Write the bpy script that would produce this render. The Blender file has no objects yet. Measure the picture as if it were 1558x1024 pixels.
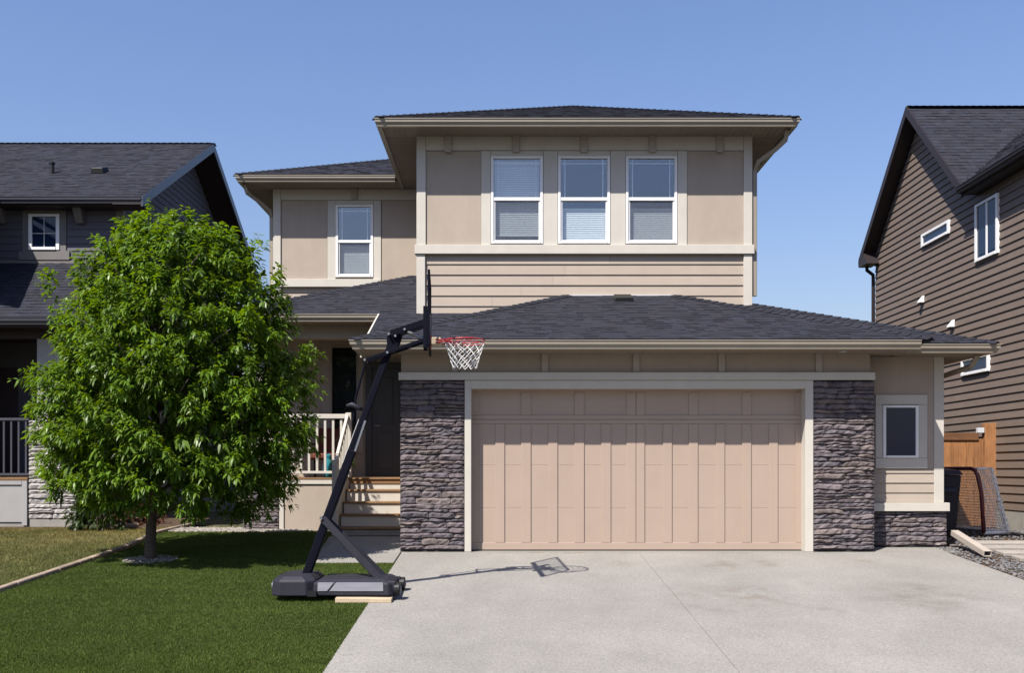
import bpy, bmesh, math, random
import numpy as np
from mathutils import Vector, noise as mnoise

S = bpy.context.scene
COL = S.collection
R = math.radians
rng = random.Random(11)
nrg = np.random.default_rng(5)

# ------------------------------------------------------------------ camera, sky, sun, exposure
F, CH, D0 = 1500.0, 1.2, 14.4            # focal length in photo pixels, eye height, distance to garage face
cam = bpy.data.objects.new('camera', bpy.data.cameras.new('camera'))
COL.objects.link(cam)
cam.location = (0, -D0, CH)
cam.rotation_euler = (R(90), 0, 0)
cam.data.sensor_width = 36
cam.data.sensor_fit = 'HORIZONTAL'
cam.data.lens = F / 1558 * 36
cam.data.shift_x = 9 / 1558
cam.data.shift_y = 203 / 1558
cam.data.clip_end = 2000
S.camera = cam

LDIR = Vector((0.78, 1.0, -1.64)).normalized()
ELEV = math.asin(-LDIR.z)
AZ = math.atan2(-LDIR.x, -LDIR.y)        # from +Y towards +X
wd = bpy.data.worlds.new('World'); S.world = wd; wd.use_nodes = True
nt = wd.node_tree
sky = nt.nodes.new('ShaderNodeTexSky'); sky.sky_type = 'NISHITA'; sky.sun_disc = False
sky.sun_elevation = ELEV; sky.sun_rotation = AZ
sky.air_density = 1.7; sky.dust_density = 1.2; sky.ozone_density = 9.0; sky.altitude = 0
bg = nt.nodes['Background']; bg.inputs['Strength'].default_value = 0.070
tint = nt.nodes.new('ShaderNodeMix'); tint.data_type = 'RGBA'; tint.blend_type = 'MULTIPLY'; tint.inputs[0].default_value = 1
tint.inputs[7].default_value = (1.14, 0.985, 1.10, 1)      # grades the sky colour slightly violet
nt.links.new(sky.outputs[0], tint.inputs[6]); nt.links.new(tint.outputs[2], bg.inputs['Color'])
sun = bpy.data.objects.new('sun', bpy.data.lights.new('sun', 'SUN')); COL.objects.link(sun)
sun.data.energy = 5.0; sun.data.angle = R(0.5); sun.data.color = (1.0, 0.94, 0.86)
sun.rotation_euler = LDIR.to_track_quat('-Z', 'Y').to_euler()
sun.location = (-12, -14, 24)
S.view_settings.view_transform = 'Standard'; S.view_settings.look = 'None'
S.view_settings.gamma = 1; S.view_settings.use_curve_mapping = False
S.view_settings.exposure = 1.0        # the photo is exposed a little brighter than the lamp range
S.render.engine = 'CYCLES'
S.cycles.max_bounces = 8; S.cycles.transparent_max_bounces = 16

def U(px, d): return (px - 770) * d / F
def V(py, d): return CH + (715 - py) * d / F
SL = 0.0767
def gz(y):                                # height of the ground at depth y
    if y > 1.9: return SL * 1.9
    if y < -7.6: return -SL * 7.6
    return SL * y

# ------------------------------------------------------------------ materials
def mat(name, col, rough=0.7, var=0.06, scale=6, bump=0.0, bscale=60, spec=0.3, metal=0.0, grime=0.0, rnd=0.0, stretch=(1, 1, 1), attr=None, k=0.53):
    col = tuple(c * k for c in col)       # k: the palette below was sampled from sunlit surfaces; k brings it to true reflectance
    m = bpy.data.materials.new(name); m.use_nodes = True
    t = m.node_tree; N = t.nodes; L = t.links
    b = N['Principled BSDF']
    b.inputs['Roughness'].default_value = rough
    b.inputs['Metallic'].default_value = metal
    b.inputs['Specular IOR Level'].default_value = spec
    tc = N.new('ShaderNodeTexCoord'); mp = N.new('ShaderNodeMapping'); mp.inputs['Scale'].default_value = stretch
    L.new(tc.outputs['Object'], mp.inputs['Vector'])
    n1 = N.new('ShaderNodeTexNoise'); n1.inputs['Scale'].default_value = scale; n1.inputs['Detail'].default_value = 6
    L.new(mp.outputs[0], n1.inputs['Vector'])
    mr = N.new('ShaderNodeMapRange'); mr.inputs['From Min'].default_value = 0.3; mr.inputs['From Max'].default_value = 0.7
    mr.inputs['To Min'].default_value = 1 - var; mr.inputs['To Max'].default_value = 1 + var
    L.new(n1.outputs['Fac'], mr.inputs['Value'])
    hs = N.new('ShaderNodeHueSaturation')
    if attr:
        at = N.new('ShaderNodeAttribute'); at.attribute_name = attr
        mx = N.new('ShaderNodeMix'); mx.data_type = 'RGBA'; mx.blend_type = 'MULTIPLY'; mx.inputs[0].default_value = 1
        mx.inputs[6].default_value = (*col, 1); L.new(at.outputs['Color'], mx.inputs[7]); L.new(mx.outputs[2], hs.inputs['Color'])
    else:
        hs.inputs['Color'].default_value = (*col, 1)
    val = mr.outputs[0]
    if rnd:
        oi = N.new('ShaderNodeObjectInfo'); r2 = N.new('ShaderNodeMapRange')
        r2.inputs['To Min'].default_value = 1 - rnd; r2.inputs['To Max'].default_value = 1 + rnd
        L.new(oi.outputs['Random'], r2.inputs['Value'])
        mm = N.new('ShaderNodeMath'); mm.operation = 'MULTIPLY'; L.new(val, mm.inputs[0]); L.new(r2.outputs[0], mm.inputs[1]); val = mm.outputs[0]
    if grime:
        n3 = N.new('ShaderNodeTexNoise'); n3.inputs['Scale'].default_value = 1.1; n3.inputs['Detail'].default_value = 8; n3.inputs['Roughness'].default_value = 0.7
        mp3 = N.new('ShaderNodeMapping'); mp3.inputs['Scale'].default_value = (2.2, 2.2, 0.35)
        L.new(tc.outputs['Object'], mp3.inputs['Vector']); L.new(mp3.outputs[0], n3.inputs['Vector'])
        r3 = N.new('ShaderNodeMapRange'); r3.inputs['From Min'].default_value = 0.35; r3.inputs['From Max'].default_value = 0.7
        r3.inputs['To Min'].default_value = 1 + grime * 0.4; r3.inputs['To Max'].default_value = 1 - grime
        L.new(n3.outputs['Fac'], r3.inputs['Value'])
        mm = N.new('ShaderNodeMath'); mm.operation = 'MULTIPLY'; L.new(val, mm.inputs[0]); L.new(r3.outputs[0], mm.inputs[1]); val = mm.outputs[0]
    L.new(val, hs.inputs['Value']); L.new(hs.outputs[0], b.inputs['Base Color'])
    if bump:
        n2 = N.new('ShaderNodeTexNoise'); n2.inputs['Scale'].default_value = bscale; n2.inputs['Detail'].default_value = 5
        L.new(mp.outputs[0], n2.inputs['Vector'])
        bp = N.new('ShaderNodeBump'); bp.inputs['Strength'].default_value = bump; bp.inputs['Distance'].default_value = 0.01
        L.new(n2.outputs['Fac'], bp.inputs['Height']); L.new(bp.outputs[0], b.inputs['Normal'])
    return m

M = {}
M['tan'] = mat('tan_siding', (0.58, 0.49, 0.405), 0.75, 0.03, 3, 0.08, 90, 0.2, grime=0.04, stretch=(1, 1, 4), rnd=0.035)
M['panel'] = mat('tan_panel', (0.60, 0.508, 0.42), 0.8, 0.035, 4, 0.3, 120, 0.15, grime=0.06)
M['cream'] = mat('cream_trim', (0.80, 0.755, 0.67), 0.6, 0.03, 4, 0.04, 80, 0.25, grime=0.05)
M['batten'] = mat('greige_batten', (0.58, 0.515, 0.45), 0.6, 0.03, 4, 0, 80, 0.25)
M['door'] = mat('garage_door_paint', (0.59, 0.455, 0.365), 0.5, 0.02, 3, 0.05, 120, 0.3, grime=0.035)
M['gutter'] = mat('taupe_gutter', (0.44, 0.385, 0.305), 0.35, 0.03, 3, 0, 80, 0.45, grime=0.08)
M['soffit'] = mat('taupe_soffit', (0.44, 0.36, 0.285), 0.55, 0.03, 3, 0, 80, 0.25)
M['white'] = mat('white_vinyl', (0.80, 0.80, 0.80), 0.35, 0.02, 4, 0, 80, 0.4, k=0.8)
M['shingle'] = mat('charcoal_shingle', (0.038, 0.0395, 0.055), 0.9, 0.22, 30, 0.5, 260, 0.2, attr='Col')
M['roofdeck'] = mat('roof_deck', (0.04, 0.038, 0.045), 0.9)
M['mortar'] = mat('dark_mortar', (0.05, 0.045, 0.047), 0.95, 0.2, 20)
M['stone'] = mat('plum_grey_stone', (0.225, 0.19, 0.20), 0.9, 0.35, 11, 0.9, 38, 0.15, rnd=0.16)
M['stonewarm'] = mat('warm_grey_stone', (0.25, 0.208, 0.198), 0.9, 0.35, 11, 0.9, 38, 0.15, rnd=0.16)
M['stonecool'] = mat('cool_grey_stone', (0.185, 0.165, 0.183), 0.9, 0.35, 11, 0.9, 38, 0.15, rnd=0.16)
M['paleStone'] = mat('pale_ledge_stone', (0.52, 0.49, 0.47), 0.9, 0.18, 9, 0.5, 45, 0.2, rnd=0.22)
M['interior'] = mat('interior_paint', (0.30, 0.29, 0.28), 0.9)
M['blind'] = mat('window_blind', (0.78, 0.79, 0.80), 0.6, 0.02, k=0.8)
M['entry'] = mat('entry_door_paint', (0.085, 0.08, 0.085), 0.45, 0.05, 3, 0, 80, 0.4)
M['wood'] = mat('deck_wood', (0.34, 0.20, 0.10), 0.75, 0.18, 14, 0.2, 60, 0.2, stretch=(1, 6, 6))
M['concrete'] = mat('foundation_concrete', (0.42, 0.40, 0.36), 0.9, 0.12, 5, 0.25, 120, 0.2)
M['lg_siding'] = mat('charcoal_lap_siding', (0.14, 0.135, 0.165), 0.65, 0.05, 4, 0.05, 80, 0.3, stretch=(1, 1, 4), rnd=0.035)
M['lg_trim'] = mat('grey_trim', (0.24, 0.225, 0.22), 0.6, 0.04, 4, 0, 80, 0.3)
M['lg_pale'] = mat('pale_grey_panel', (0.50, 0.49, 0.49), 0.6, 0.04, 4, 0, 80, 0.3)
M['lg_dark'] = mat('dark_maroon_beam', (0.055, 0.035, 0.038), 0.6)
M['lg_gut'] = mat('slate_gutter', (0.085, 0.085, 0.11), 0.35, 0.04, 3, 0, 80, 0.45)
M['br_siding'] = mat('brown_lap_siding', (0.245, 0.19, 0.155), 0.6, 0.05, 5, 0.05, 80, 0.3, grime=0.05, stretch=(1, 1, 4), rnd=0.035)
M['br_trim'] = mat('dark_brown_trim', (0.035, 0.025, 0.028), 0.5, 0.05)
M['black'] = mat('black_plastic', (0.02, 0.02, 0.022), 0.45, 0.05)
M['pole'] = mat('black_powder_coat', (0.008, 0.009, 0.017), 0.6, 0.1, spec=0.04)
M['base'] = mat('charcoal_plastic', (0.036, 0.036, 0.050), 0.55, 0.15, 5, 0.1, 90, 0.2)
M['basepanel'] = mat('silver_decal', (0.32, 0.32, 0.36), 0.4, 0.12, 3, spec=0.4, stretch=(1, 1, 6))
M['steel'] = mat('zinc_steel', (0.55, 0.56, 0.58), 0.35, 0.05, metal=0.9)
M['red'] = mat('red_rim_paint', (0.55, 0.03, 0.05), 0.4, 0.08, spec=0.5)
M['netcord'] = mat('white_net_cord', (0.78, 0.78, 0.76), 0.9, k=0.8)
M['plank'] = mat('raw_pine_plank', (0.70, 0.56, 0.38), 0.8, 0.12, 10, stretch=(1, 6, 6))
M['cedar'] = mat('cedar_stain', (0.42, 0.195, 0.08), 0.7, 0.25, 7, 0.2, 50, 0.25, rnd=0.16, stretch=(3, 3, 0.5))
M['cedardark'] = mat('cedar_rail', (0.22, 0.10, 0.045), 0.7, 0.2, 7, stretch=(0.5, 3, 3))
M['maroon'] = mat('maroon_pipe', (0.17, 0.028, 0.045), 0.4, 0.1, spec=0.5)
M['bin'] = mat('navy_bin_plastic', (0.018, 0.021, 0.042), 0.5, 0.1)
M['binlid'] = mat('navy_lid_plastic', (0.03, 0.04, 0.085), 0.45, 0.1)
M['bark'] = mat('grey_brown_bark', (0.16, 0.125, 0.105), 0.95, 0.35, 22, 0.9, 35, 0.15, stretch=(1, 1, 3))
M['soil'] = mat('garden_soil', (0.11, 0.075, 0.05), 0.95, 0.3, 8, 0.6, 30, 0.1)
M['asphalt'] = mat('asphalt', (0.06, 0.06, 0.06), 0.9, 0.15, 20, 0.3, 150)
M['gravelpale'] = mat('pale_gravel', (0.38, 0.345, 0.30), 0.9, 0.15, 10, attr='Col')
M['graveldark'] = mat('grey_gravel', (0.22, 0.21, 0.21), 0.9, 0.15, 10, attr='Col')
M['paver'] = mat('concrete_paver', (0.46, 0.42, 0.38), 0.9, 0.10, 6, 0.3, 90, 0.2, rnd=0.06)
M['terracotta'] = mat('rust_cushion', (0.20, 0.06, 0.035), 0.8, 0.1)
M['edge'] = mat('edging_stone', (0.42, 0.33, 0.26), 0.9, 0.2, 9, 0.4, 60, 0.2, rnd=0.2)
M['flash'] = mat('white_flashing', (0.55, 0.57, 0.60), 0.4, k=0.8)
M['teal'] = mat('teal_glaze', (0.03, 0.30, 0.38), 0.3)

def concrete_drive():
    m = mat('broom_finish_concrete', (0.392, 0.375, 0.344), 0.85, 0.05, 1.6, 0.5, 55, 0.25)
    t = m.node_tree; N = t.nodes; L = t.links; b = N['Principled BSDF']
    src = b.inputs['Base Color'].links[0].from_socket
    tc = N.new('ShaderNodeTexCoord')
    # fine exposed sand speckle
    v = N.new('ShaderNodeTexNoise'); v.inputs['Scale'].default_value = 45; v.inputs['Detail'].default_value = 8; v.inputs['Roughness'].default_value = 0.8
    L.new(tc.outputs['Object'], v.inputs['Vector'])
    r = N.new('ShaderNodeMapRange'); r.inputs['From Min'].default_value = 0.38; r.inputs['From Max'].default_value = 0.62
    r.inputs['To Min'].default_value = 0.72; r.inputs['To Max'].default_value = 1.26; L.new(v.outputs['Fac'], r.inputs['Value'])
    mx = N.new('ShaderNodeMix'); mx.data_type = 'RGBA'; mx.blend_type = 'MULTIPLY'; mx.inputs[0].default_value = 1
    L.new(src, mx.inputs[6]); L.new(r.outputs[0], mx.inputs[7])
    # brown oil / tyre stains where cars park
    pts = [(1.0, -.09, 1.1, .05), (3.4, -.10, .8, .045), (2.9, -1.05, .16, .3), (3.55, -1.0, .1, .2), (4.9, -0.9, .14, .3), (2.75, -3.0, .35, .6), (4.75, -3.25, .42, .55), (4.95, -2.75, .2, .25), (1.55, -1.0, .12, .16), (2.2, -3.5, .25, .5), (3.4, -3.9, .12, .2), (-.75, -1.75, .07, .1)]
    acc = None
    n4 = N.new('ShaderNodeTexNoise'); n4.inputs['Scale'].default_value = 3.2; n4.inputs['Detail'].default_value = 6
    L.new(tc.outputs['Object'], n4.inputs['Vector'])
    for (x, y, rx, ry) in pts:
        mp = N.new('ShaderNodeMapping'); mp.vector_type = 'POINT'
        mp.inputs['Location'].default_value = (-x / (rx * 2.6), -y / (ry * 2.2), 0); mp.inputs['Scale'].default_value = (1 / (rx * 2.6), 1 / (ry * 2.2), 0)
        L.new(tc.outputs['Object'], mp.inputs['Vector'])
        le = N.new('ShaderNodeVectorMath'); le.operation = 'LENGTH'; L.new(mp.outputs[0], le.inputs[0])
        s = N.new('ShaderNodeMapRange'); s.inputs['From Min'].default_value = 1.0; s.inputs['From Max'].default_value = 0.1; s.interpolation_type = 'SMOOTHSTEP'
        L.new(le.outputs['Value'], s.inputs['Value'])
        if acc is None: acc = s.outputs[0]
        else:
            a = N.new('ShaderNodeMath'); a.operation = 'MAXIMUM'; L.new(acc, a.inputs[0]); L.new(s.outputs[0], a.inputs[1]); acc = a.outputs[0]
    r4 = N.new('ShaderNodeMapRange'); r4.inputs['From Min'].default_value = 0.42; r4.inputs['From Max'].default_value = 0.66; L.new(n4.outputs['Fac'], r4.inputs['Value'])
    a = N.new('ShaderNodeMath'); a.operation = 'MULTIPLY'; L.new(acc, a.inputs[0]); L.new(r4.outputs[0], a.inputs[1])
    a2 = N.new('ShaderNodeMath'); a2.operation = 'MULTIPLY'; a2.inputs[1].default_value = 0.5; L.new(a.outputs[0], a2.inputs[0])
    m2 = N.new('ShaderNodeMix'); m2.data_type = 'RGBA'; L.new(a2.outputs[0], m2.inputs[0]); L.new(mx.outputs[2], m2.inputs[6]); m2.inputs[7].default_value = (0.115, 0.09, 0.068, 1)
    # broad weathering
    n5 = N.new('ShaderNodeTexNoise'); n5.inputs['Scale'].default_value = 0.7; n5.inputs['Detail'].default_value = 9; n5.inputs['Roughness'].default_value = 0.65
    mp5 = N.new('ShaderNodeMapping'); mp5.inputs['Scale'].default_value = (1, 0.6, 1); L.new(tc.outputs['Object'], mp5.inputs['Vector']); L.new(mp5.outputs[0], n5.inputs['Vector'])
    r5 = N.new('ShaderNodeMapRange'); r5.inputs['From Min'].default_value = 0.35; r5.inputs['From Max'].default_value = 0.65; r5.inputs['To Min'].default_value = 0.88; r5.inputs['To Max'].default_value = 1.06
    L.new(n5.outputs['Fac'], r5.inputs['Value'])
    m3 = N.new('ShaderNodeMix'); m3.data_type = 'RGBA'; m3.blend_type = 'MULTIPLY'; m3.inputs[0].default_value = 1
    L.new(m2.outputs[2], m3.inputs[6]); L.new(r5.outputs[0], m3.inputs[7]); L.new(m3.outputs[2], b.inputs['Base Color'])
    return m
M['drive'] = concrete_drive()

def leafy(name, col, trans=0.35, attr='Col', rough=0.5, spec=0.35, k=0.53):
    m = mat(name, col, rough, 0.08, 3, spec=spec, attr=attr, k=k)
    t = m.node_tree; b = t.nodes['Principled BSDF']
    src = b.inputs['Base Color'].links[0].from_socket
    tr = t.nodes.new('ShaderNodeBsdfTranslucent')
    hs = t.nodes.new('ShaderNodeHueSaturation'); hs.inputs['Hue'].default_value = 0.48; hs.inputs['Saturation'].default_value = 1.15; hs.inputs['Value'].default_value = 1.5
    t.links.new(src, hs.inputs['Color']); t.links.new(hs.outputs[0], tr.inputs['Color'])
    mx = t.nodes.new('ShaderNodeMixShader'); mx.inputs[0].default_value = trans
    t.links.new(b.outputs[0], mx.inputs[1]); t.links.new(tr.outputs[0], mx.inputs[2])
    t.links.new(mx.outputs[0], t.nodes['Material Output'].inputs['Surface'])
    return m
M['leaf'] = leafy('cherry_leaf', (0.105, 0.19, 0.018), 0.42, rough=0.42, spec=0.4, k=0.80)
M['turf'] = leafy('turf_fibre', (0.112, 0.168, 0.030), 0.2, rough=0.6, spec=0.2)
M['grass'] = leafy('lawn_grass', (0.155, 0.185, 0.055), 0.25, rough=0.7, spec=0.15)
M['shrub'] = leafy('shrub_leaf', (0.05, 0.09, 0.02), 0.25)
M['turfbase'] = mat('turf_backing', (0.040, 0.062, 0.016), 0.95, 0.25, 14, 0.4, 120, 0.1)
M['lawnbase'] = mat('lawn_thatch', (0.16, 0.145, 0.065), 0.95, 0.3, 3, 0.4, 60, 0.1)
M['ground'] = mat('dry_ground', (0.11, 0.11, 0.055), 0.95, 0.3, 0.5, 0.3, 10, 0.1)

def glass(name, refl, tint=(0.75, 0.82, 0.85)):
    m = bpy.data.materials.new(name); m.use_nodes = True
    t = m.node_tree; N = t.nodes; N.remove(N['Principled BSDF'])
    tr = N.new('ShaderNodeBsdfTransparent'); tr.inputs[0].default_value = (*tint, 1)
    gl = N.new('ShaderNodeBsdfGlossy'); gl.inputs['Roughness'].default_value = 0.015
    lw = N.new('ShaderNodeLayerWeight'); lw.inputs['Blend'].default_value = 0.5
    fr = N.new('ShaderNodeMath'); fr.operation = 'POWER'; fr.inputs[1].default_value = 5; t.links.new(lw.outputs['Facing'], fr.inputs[0])
    ad = N.new('ShaderNodeMath'); ad.operation = 'MULTIPLY_ADD'; ad.inputs[1].default_value = 0.7; ad.inputs[2].default_value = refl; ad.use_clamp = True
    t.links.new(fr.outputs[0], ad.inputs[0])
    mx = N.new('ShaderNodeMixShader')
    t.links.new(ad.outputs[0], mx.inputs[0]); t.links.new(tr.outputs[0], mx.inputs[1]); t.links.new(gl.outputs[0], mx.inputs[2])
    t.links.new(mx.outputs[0], N['Material Output'].inputs['Surface'])
    return m
M['glass'] = glass('window_glass', 0.15, (0.93, 0.96, 0.97))
M['glassdim'] = glass('shaded_window_glass', 0.05, (0.45, 0.48, 0.5))  # dimmer copy of window_glass; the porch shade is put into its tint
M['room'] = mat('dim_room', (0.05, 0.05, 0.055), 0.9)  # near-black walls; the gloom of the rooms is put into their colour
def screen():
    m = glass('insect_screen_mesh', 0.0, (1, 1, 1)); t = m.node_tree
    d = t.nodes.new('ShaderNodeBsdfDiffuse'); d.inputs[0].default_value = (0.10, 0.10, 0.11, 1)
    tr = t.nodes.new('ShaderNodeBsdfTransparent'); mx = t.nodes.new('ShaderNodeMixShader'); mx.inputs[0].default_value = 0.17
    t.links.new(tr.outputs[0], mx.inputs[1]); t.links.new(d.outputs[0], mx.inputs[2]); t.links.new(mx.outputs[0], t.nodes['Material Output'].inputs['Surface'])
    return m
M['screen'] = screen()
M['acrylic'] = glass('clear_acrylic', 0.02, (0.93, 0.94, 0.95))
M['darkglass'] = mat('dark_window_glass', (0.016, 0.036, 0.085), 0.04, 0.0, spec=0.35)  # opaque pane; dark room and blue reflection are put into its colour

# ------------------------------------------------------------------ mesh helpers
WLOC = {}
def wloc(o):
    v = Vector((0, 0, 0))
    while o is not None:
        v += o.location; o = o.parent
    return v

def link(name, me, parent=None, loc=(0, 0, 0)):
    o = bpy.data.objects.new(name, me); COL.objects.link(o); o.location = loc
    if parent is not None: o.parent = parent
    return o

class MB:
    def __init__(s): s.v = []; s.f = []; s.c = None
    def add(s, vs, fs):
        k = len(s.v); s.v += [tuple(p) for p in vs]; s.f += [tuple(i + k for i in q) for q in fs]; return s
    def hexa(s, p):                       # 8 corners: bottom ring 0-3, top ring 4-7
        return s.add(p, [(0, 3, 2, 1), (4, 5, 6, 7), (0, 1, 5, 4), (1, 2, 6, 5), (2, 3, 7, 6), (3, 0, 4, 7)])
    def box(s, x0, x1, y0, y1, z0, z1):
        return s.hexa([(x0, y0, z0), (x1, y0, z0), (x1, y1, z0), (x0, y1, z0), (x0, y0, z1), (x1, y0, z1), (x1, y1, z1), (x0, y1, z1)])
    def fb(s, fr, u0, u1, v0, v1, n0, n1): # box in a wall frame
        return s.hexa([fr(u0, v0, n1), fr(u1, v0, n1), fr(u1, v0, n0), fr(u0, v0, n0), fr(u0, v1, n1), fr(u1, v1, n1), fr(u1, v1, n0), fr(u0, v1, n0)])
    def bar(s, a, b, w, h=None, up=(0, 0, 1)):
        h = h or w; a = Vector(a); b = Vector(b); d = (b - a).normalized(); up = Vector(up)
        if abs(d.dot(up)) > 0.98: up = Vector((0, 1, 0))
        x = d.cross(up).normalized() * w / 2; y = x.cross(d).normalized() * h / 2
        r = [-x - y, x - y, x + y, -x + y]
        return s.hexa([a + q for q in r] + [b + q for q in r])
    def tube(s, pts, rad, n=8, cap=True):
        pts = [Vector(p) for p in pts]; rs = rad if isinstance(rad, (list, tuple)) else [rad] * len(pts)
        k = len(s.v); up = None
        for i, p in enumerate(pts):
            d = (pts[min(i + 1, len(pts) - 1)] - pts[max(i - 1, 0)]).normalized()
            if up is None:
                up = Vector((0, 0, 1)) if abs(d.z) < 0.9 else Vector((0, 1, 0))
            x = d.cross(up).normalized(); y = x.cross(d).normalized(); up = y
            for j in range(n):
                a = 2 * math.pi * j / n
                s.v.append(tuple(p + (x * math.cos(a) + y * math.sin(a)) * rs[i]))
        for i in range(len(pts) - 1):
            for j in range(n):
                s.f.append((k + i * n + j, k + i * n + (j + 1) % n, k + (i + 1) * n + (j + 1) % n, k + (i + 1) * n + j))
        if cap:
            s.f.append(tuple(k + j for j in reversed(range(n)))); s.f.append(tuple(k + (len(pts) - 1) * n + j for j in range(n)))
        return s
    def prism(s, poly, off):              # polygon (3D points) extruded by vector
        n = len(poly); off = Vector(off)
        vs = [Vector(p) for p in poly] + [Vector(p) + off for p in poly]
        return s.add(vs, [tuple(range(n)), tuple(range(2 * n - 1, n - 1, -1))] + [(i, i + n, (i + 1) % n + n, (i + 1) % n) for i in range(n)])
    def build(s, name, m, parent=None, smooth=False, bevel=0, label=None, cat=None, kind=None, group=None, loc=None, seg=1, recalc=True, local=False):
        if loc is None: loc = Vector((0, 0, 0)) if parent is not None else (Vector(s.v[0]) * 0)
        off = Vector((0, 0, 0)) if local else (wloc(parent) if parent is not None else Vector((0, 0, 0))) + Vector(loc)
        me = bpy.data.meshes.new(name)
        me.from_pydata([(x - off.x, y - off.y, z - off.z) for x, y, z in s.v], [], s.f)
        if recalc:
            bm = bmesh.new(); bm.from_mesh(me); bmesh.ops.recalc_face_normals(bm, faces=bm.faces); bm.to_mesh(me); bm.free()
        if s.c is not None:
            a = me.color_attributes.new('Col', 'FLOAT_COLOR', 'CORNER')
            cc = []
            for p in me.polygons: cc += list(s.c[p.index]) * p.loop_total
            a.data.foreach_set('color', cc)
        me.materials.append(m)
        if smooth: me.shade_smooth()
        o = link(name, me, parent, loc)
        if bevel:
            b = o.modifiers.new('bevel', 'BEVEL'); b.width = bevel; b.segments = seg; b.limit_method = 'ANGLE'
        tag(o, label, cat, group, kind)
        return o

def tag(o, label=None, cat=None, group=None, kind=None):
    if label: o['label'] = label
    if cat: o['category'] = cat
    if group: o['group'] = group
    if kind: o['kind'] = kind
    return o
def thing(name, label, cat, loc, group=None):
    o = link(name, None, None, loc); o.empty_display_size = 0.2
    return tag(o, label, cat, group)

def front(Y): return lambda u, v, n: (u, Y - n, v)
def leftw(X): return lambda u, v, n: (X - n, u, v)
def rightw(X): return lambda u, v, n: (X + n, u, v)

def holed(mb, fr, u0, u1, v0, v1, n0, n1, holes):
    us = sorted({u0, u1} | {h[0] for h in holes} | {h[1] for h in holes}); vs = sorted({v0, v1} | {h[2] for h in holes} | {h[3] for h in holes})
    for a, b in zip(us, us[1:]):
        for c, d in zip(vs, vs[1:]):
            if not any(h[0] <= (a + b) / 2 <= h[1] and h[2] <= (c + d) / 2 <= h[3] for h in holes):
                mb.fb(fr, a, b, c, d, n0, n1)
    return mb

def clip_span(poly, v):                    # u-range of a convex polygon (u,v) at height v
    xs = []
    n = len(poly)
    for i in range(n):
        (u0, a), (u1, b) = poly[i], poly[(i + 1) % n]
        if abs(a - b) < 1e-9:
            if abs(a - v) < 1e-9: xs += [u0, u1]
            continue
        t = (v - a) / (b - a)
        if -1e-9 <= t <= 1 + 1e-9: xs.append(u0 + t * (u1 - u0))
    return (min(xs), max(xs)) if xs else None

def siding(parent, fr, poly, exp, m, n=0.0, t=0.02, phase=0.0):
    vmin = min(p[1] for p in poly); vmax = max(p[1] for p in poly)
    v = vmin + phase
    while v < vmax - 0.01:
        v1 = min(v + exp, vmax - 1e-4)
        a = clip_span(poly, v + 1e-4); b = clip_span(poly, v1)
        if a and b and a[1] - a[0] > 0.03:
            cuts = []; lo, hi = max(a[0], b[0]), min(a[1], b[1])
            if hi - lo > 4.2:                  # long runs are butted from 3 to 4 m lengths
                u = lo + rng.uniform(1.0, 3.6)
                while u < hi - .7: cuts.append(u); u += 3.66
            e0 = [(a[0], b[0])] + [(c + .0015, c + .0015) for c in cuts]; e1 = [(c - .0015, c - .0015) for c in cuts] + [(a[1], b[1])]
            for (p0, q0), (p1, q1) in zip(e0, e1):
                w = rng.uniform(-.0012, .0012)
                mb = MB()
                mb.hexa([fr(p0, v, n + t + w), fr(p1, v, n + t + w), fr(p1, v, n), fr(p0, v, n),
                         fr(q0, v1, n + 0.005), fr(q1, v1, n + 0.005), fr(q1, v1, n), fr(q0, v1, n)])
                mb.build('siding_board', m, parent)
        v += exp

def roof(parent, poly, exp=0.14, name='roof', tint=1.0, deck=True):
    P = [Vector(p) for p in poly]
    nrm = Vector((0, 0, 0))
    for i in range(len(P)): nrm += (P[i] - P[0]).cross(P[(i + 1) % len(P)] - P[0])
    nrm.normalize()
    if nrm.z < 0: nrm = -nrm
    up = (Vector((0, 0, 1)) - nrm * nrm.z).normalized(); ac = up.cross(nrm).normalized()
    o = P[0]
    q = [((p - o).dot(ac), (p - o).dot(up)) for p in P]
    root = parent
    if deck:
        d = MB().prism([p - nrm * 0.012 for p in P], -nrm * 0.03)
        root = d.build(name, M['roofdeck'], parent)
    vmin = min(a[1] for a in q); vmax = max(a[1] for a in q)
    mb = MB(); cols = []
    v = vmin; row = 0
    W = lambda u, vv, n: tuple(o + ac * u + up * vv + nrm * n)
    while v < vmax - 0.005:
        v1 = min(v + exp, vmax)
        a = clip_span(q, min(v + 1e-5, vmax)); b = clip_span(q, v1 - 1e-5)
        if a and b:
            lo, hi = min(a[0], b[0]), max(a[1], b[1])
            u = lo - rng.random() * 0.3
            while u < hi:
                w = rng.uniform(0.07, 0.21)
                u2 = u + w
                cl = lambda x, s: max(s[0], min(s[1], x))
                a0, a1, b0, b1 = cl(u, a), cl(u2, a), cl(u, b), cl(u2, b)
                u = u2
                if a1 - a0 < 1e-4 and b1 - b0 < 1e-4: continue
                n = 0.008 + rng.choice((0, 0.006, 0.0))
                k = len(mb.v)
                mb.v += [W(a0, v, n), W(a1, v, n), W(b1, v1, 0.003), W(b0, v1, 0.003), W(a0, v, -0.01), W(a1, v, -0.01)]
                mb.f += [(k, k + 1, k + 2, k + 3), (k + 4, k + 5, k + 1, k)]
                g = tint * rng.choice((0.80, 0.9, 1.0, 1.0, 1.08, 1.2)) * rng.uniform(0.95, 1.05)
                hu = rng.uniform(-0.05, 0.05)
                c = (g * (1 + hu), g, g * (1 - hu), 1)
                cols += [c, c]
        v += exp; row += 1
    mb.c = cols
    mb.build('shingles', M['shingle'], root, kind='stuff', recalc=False)
    return root

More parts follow.
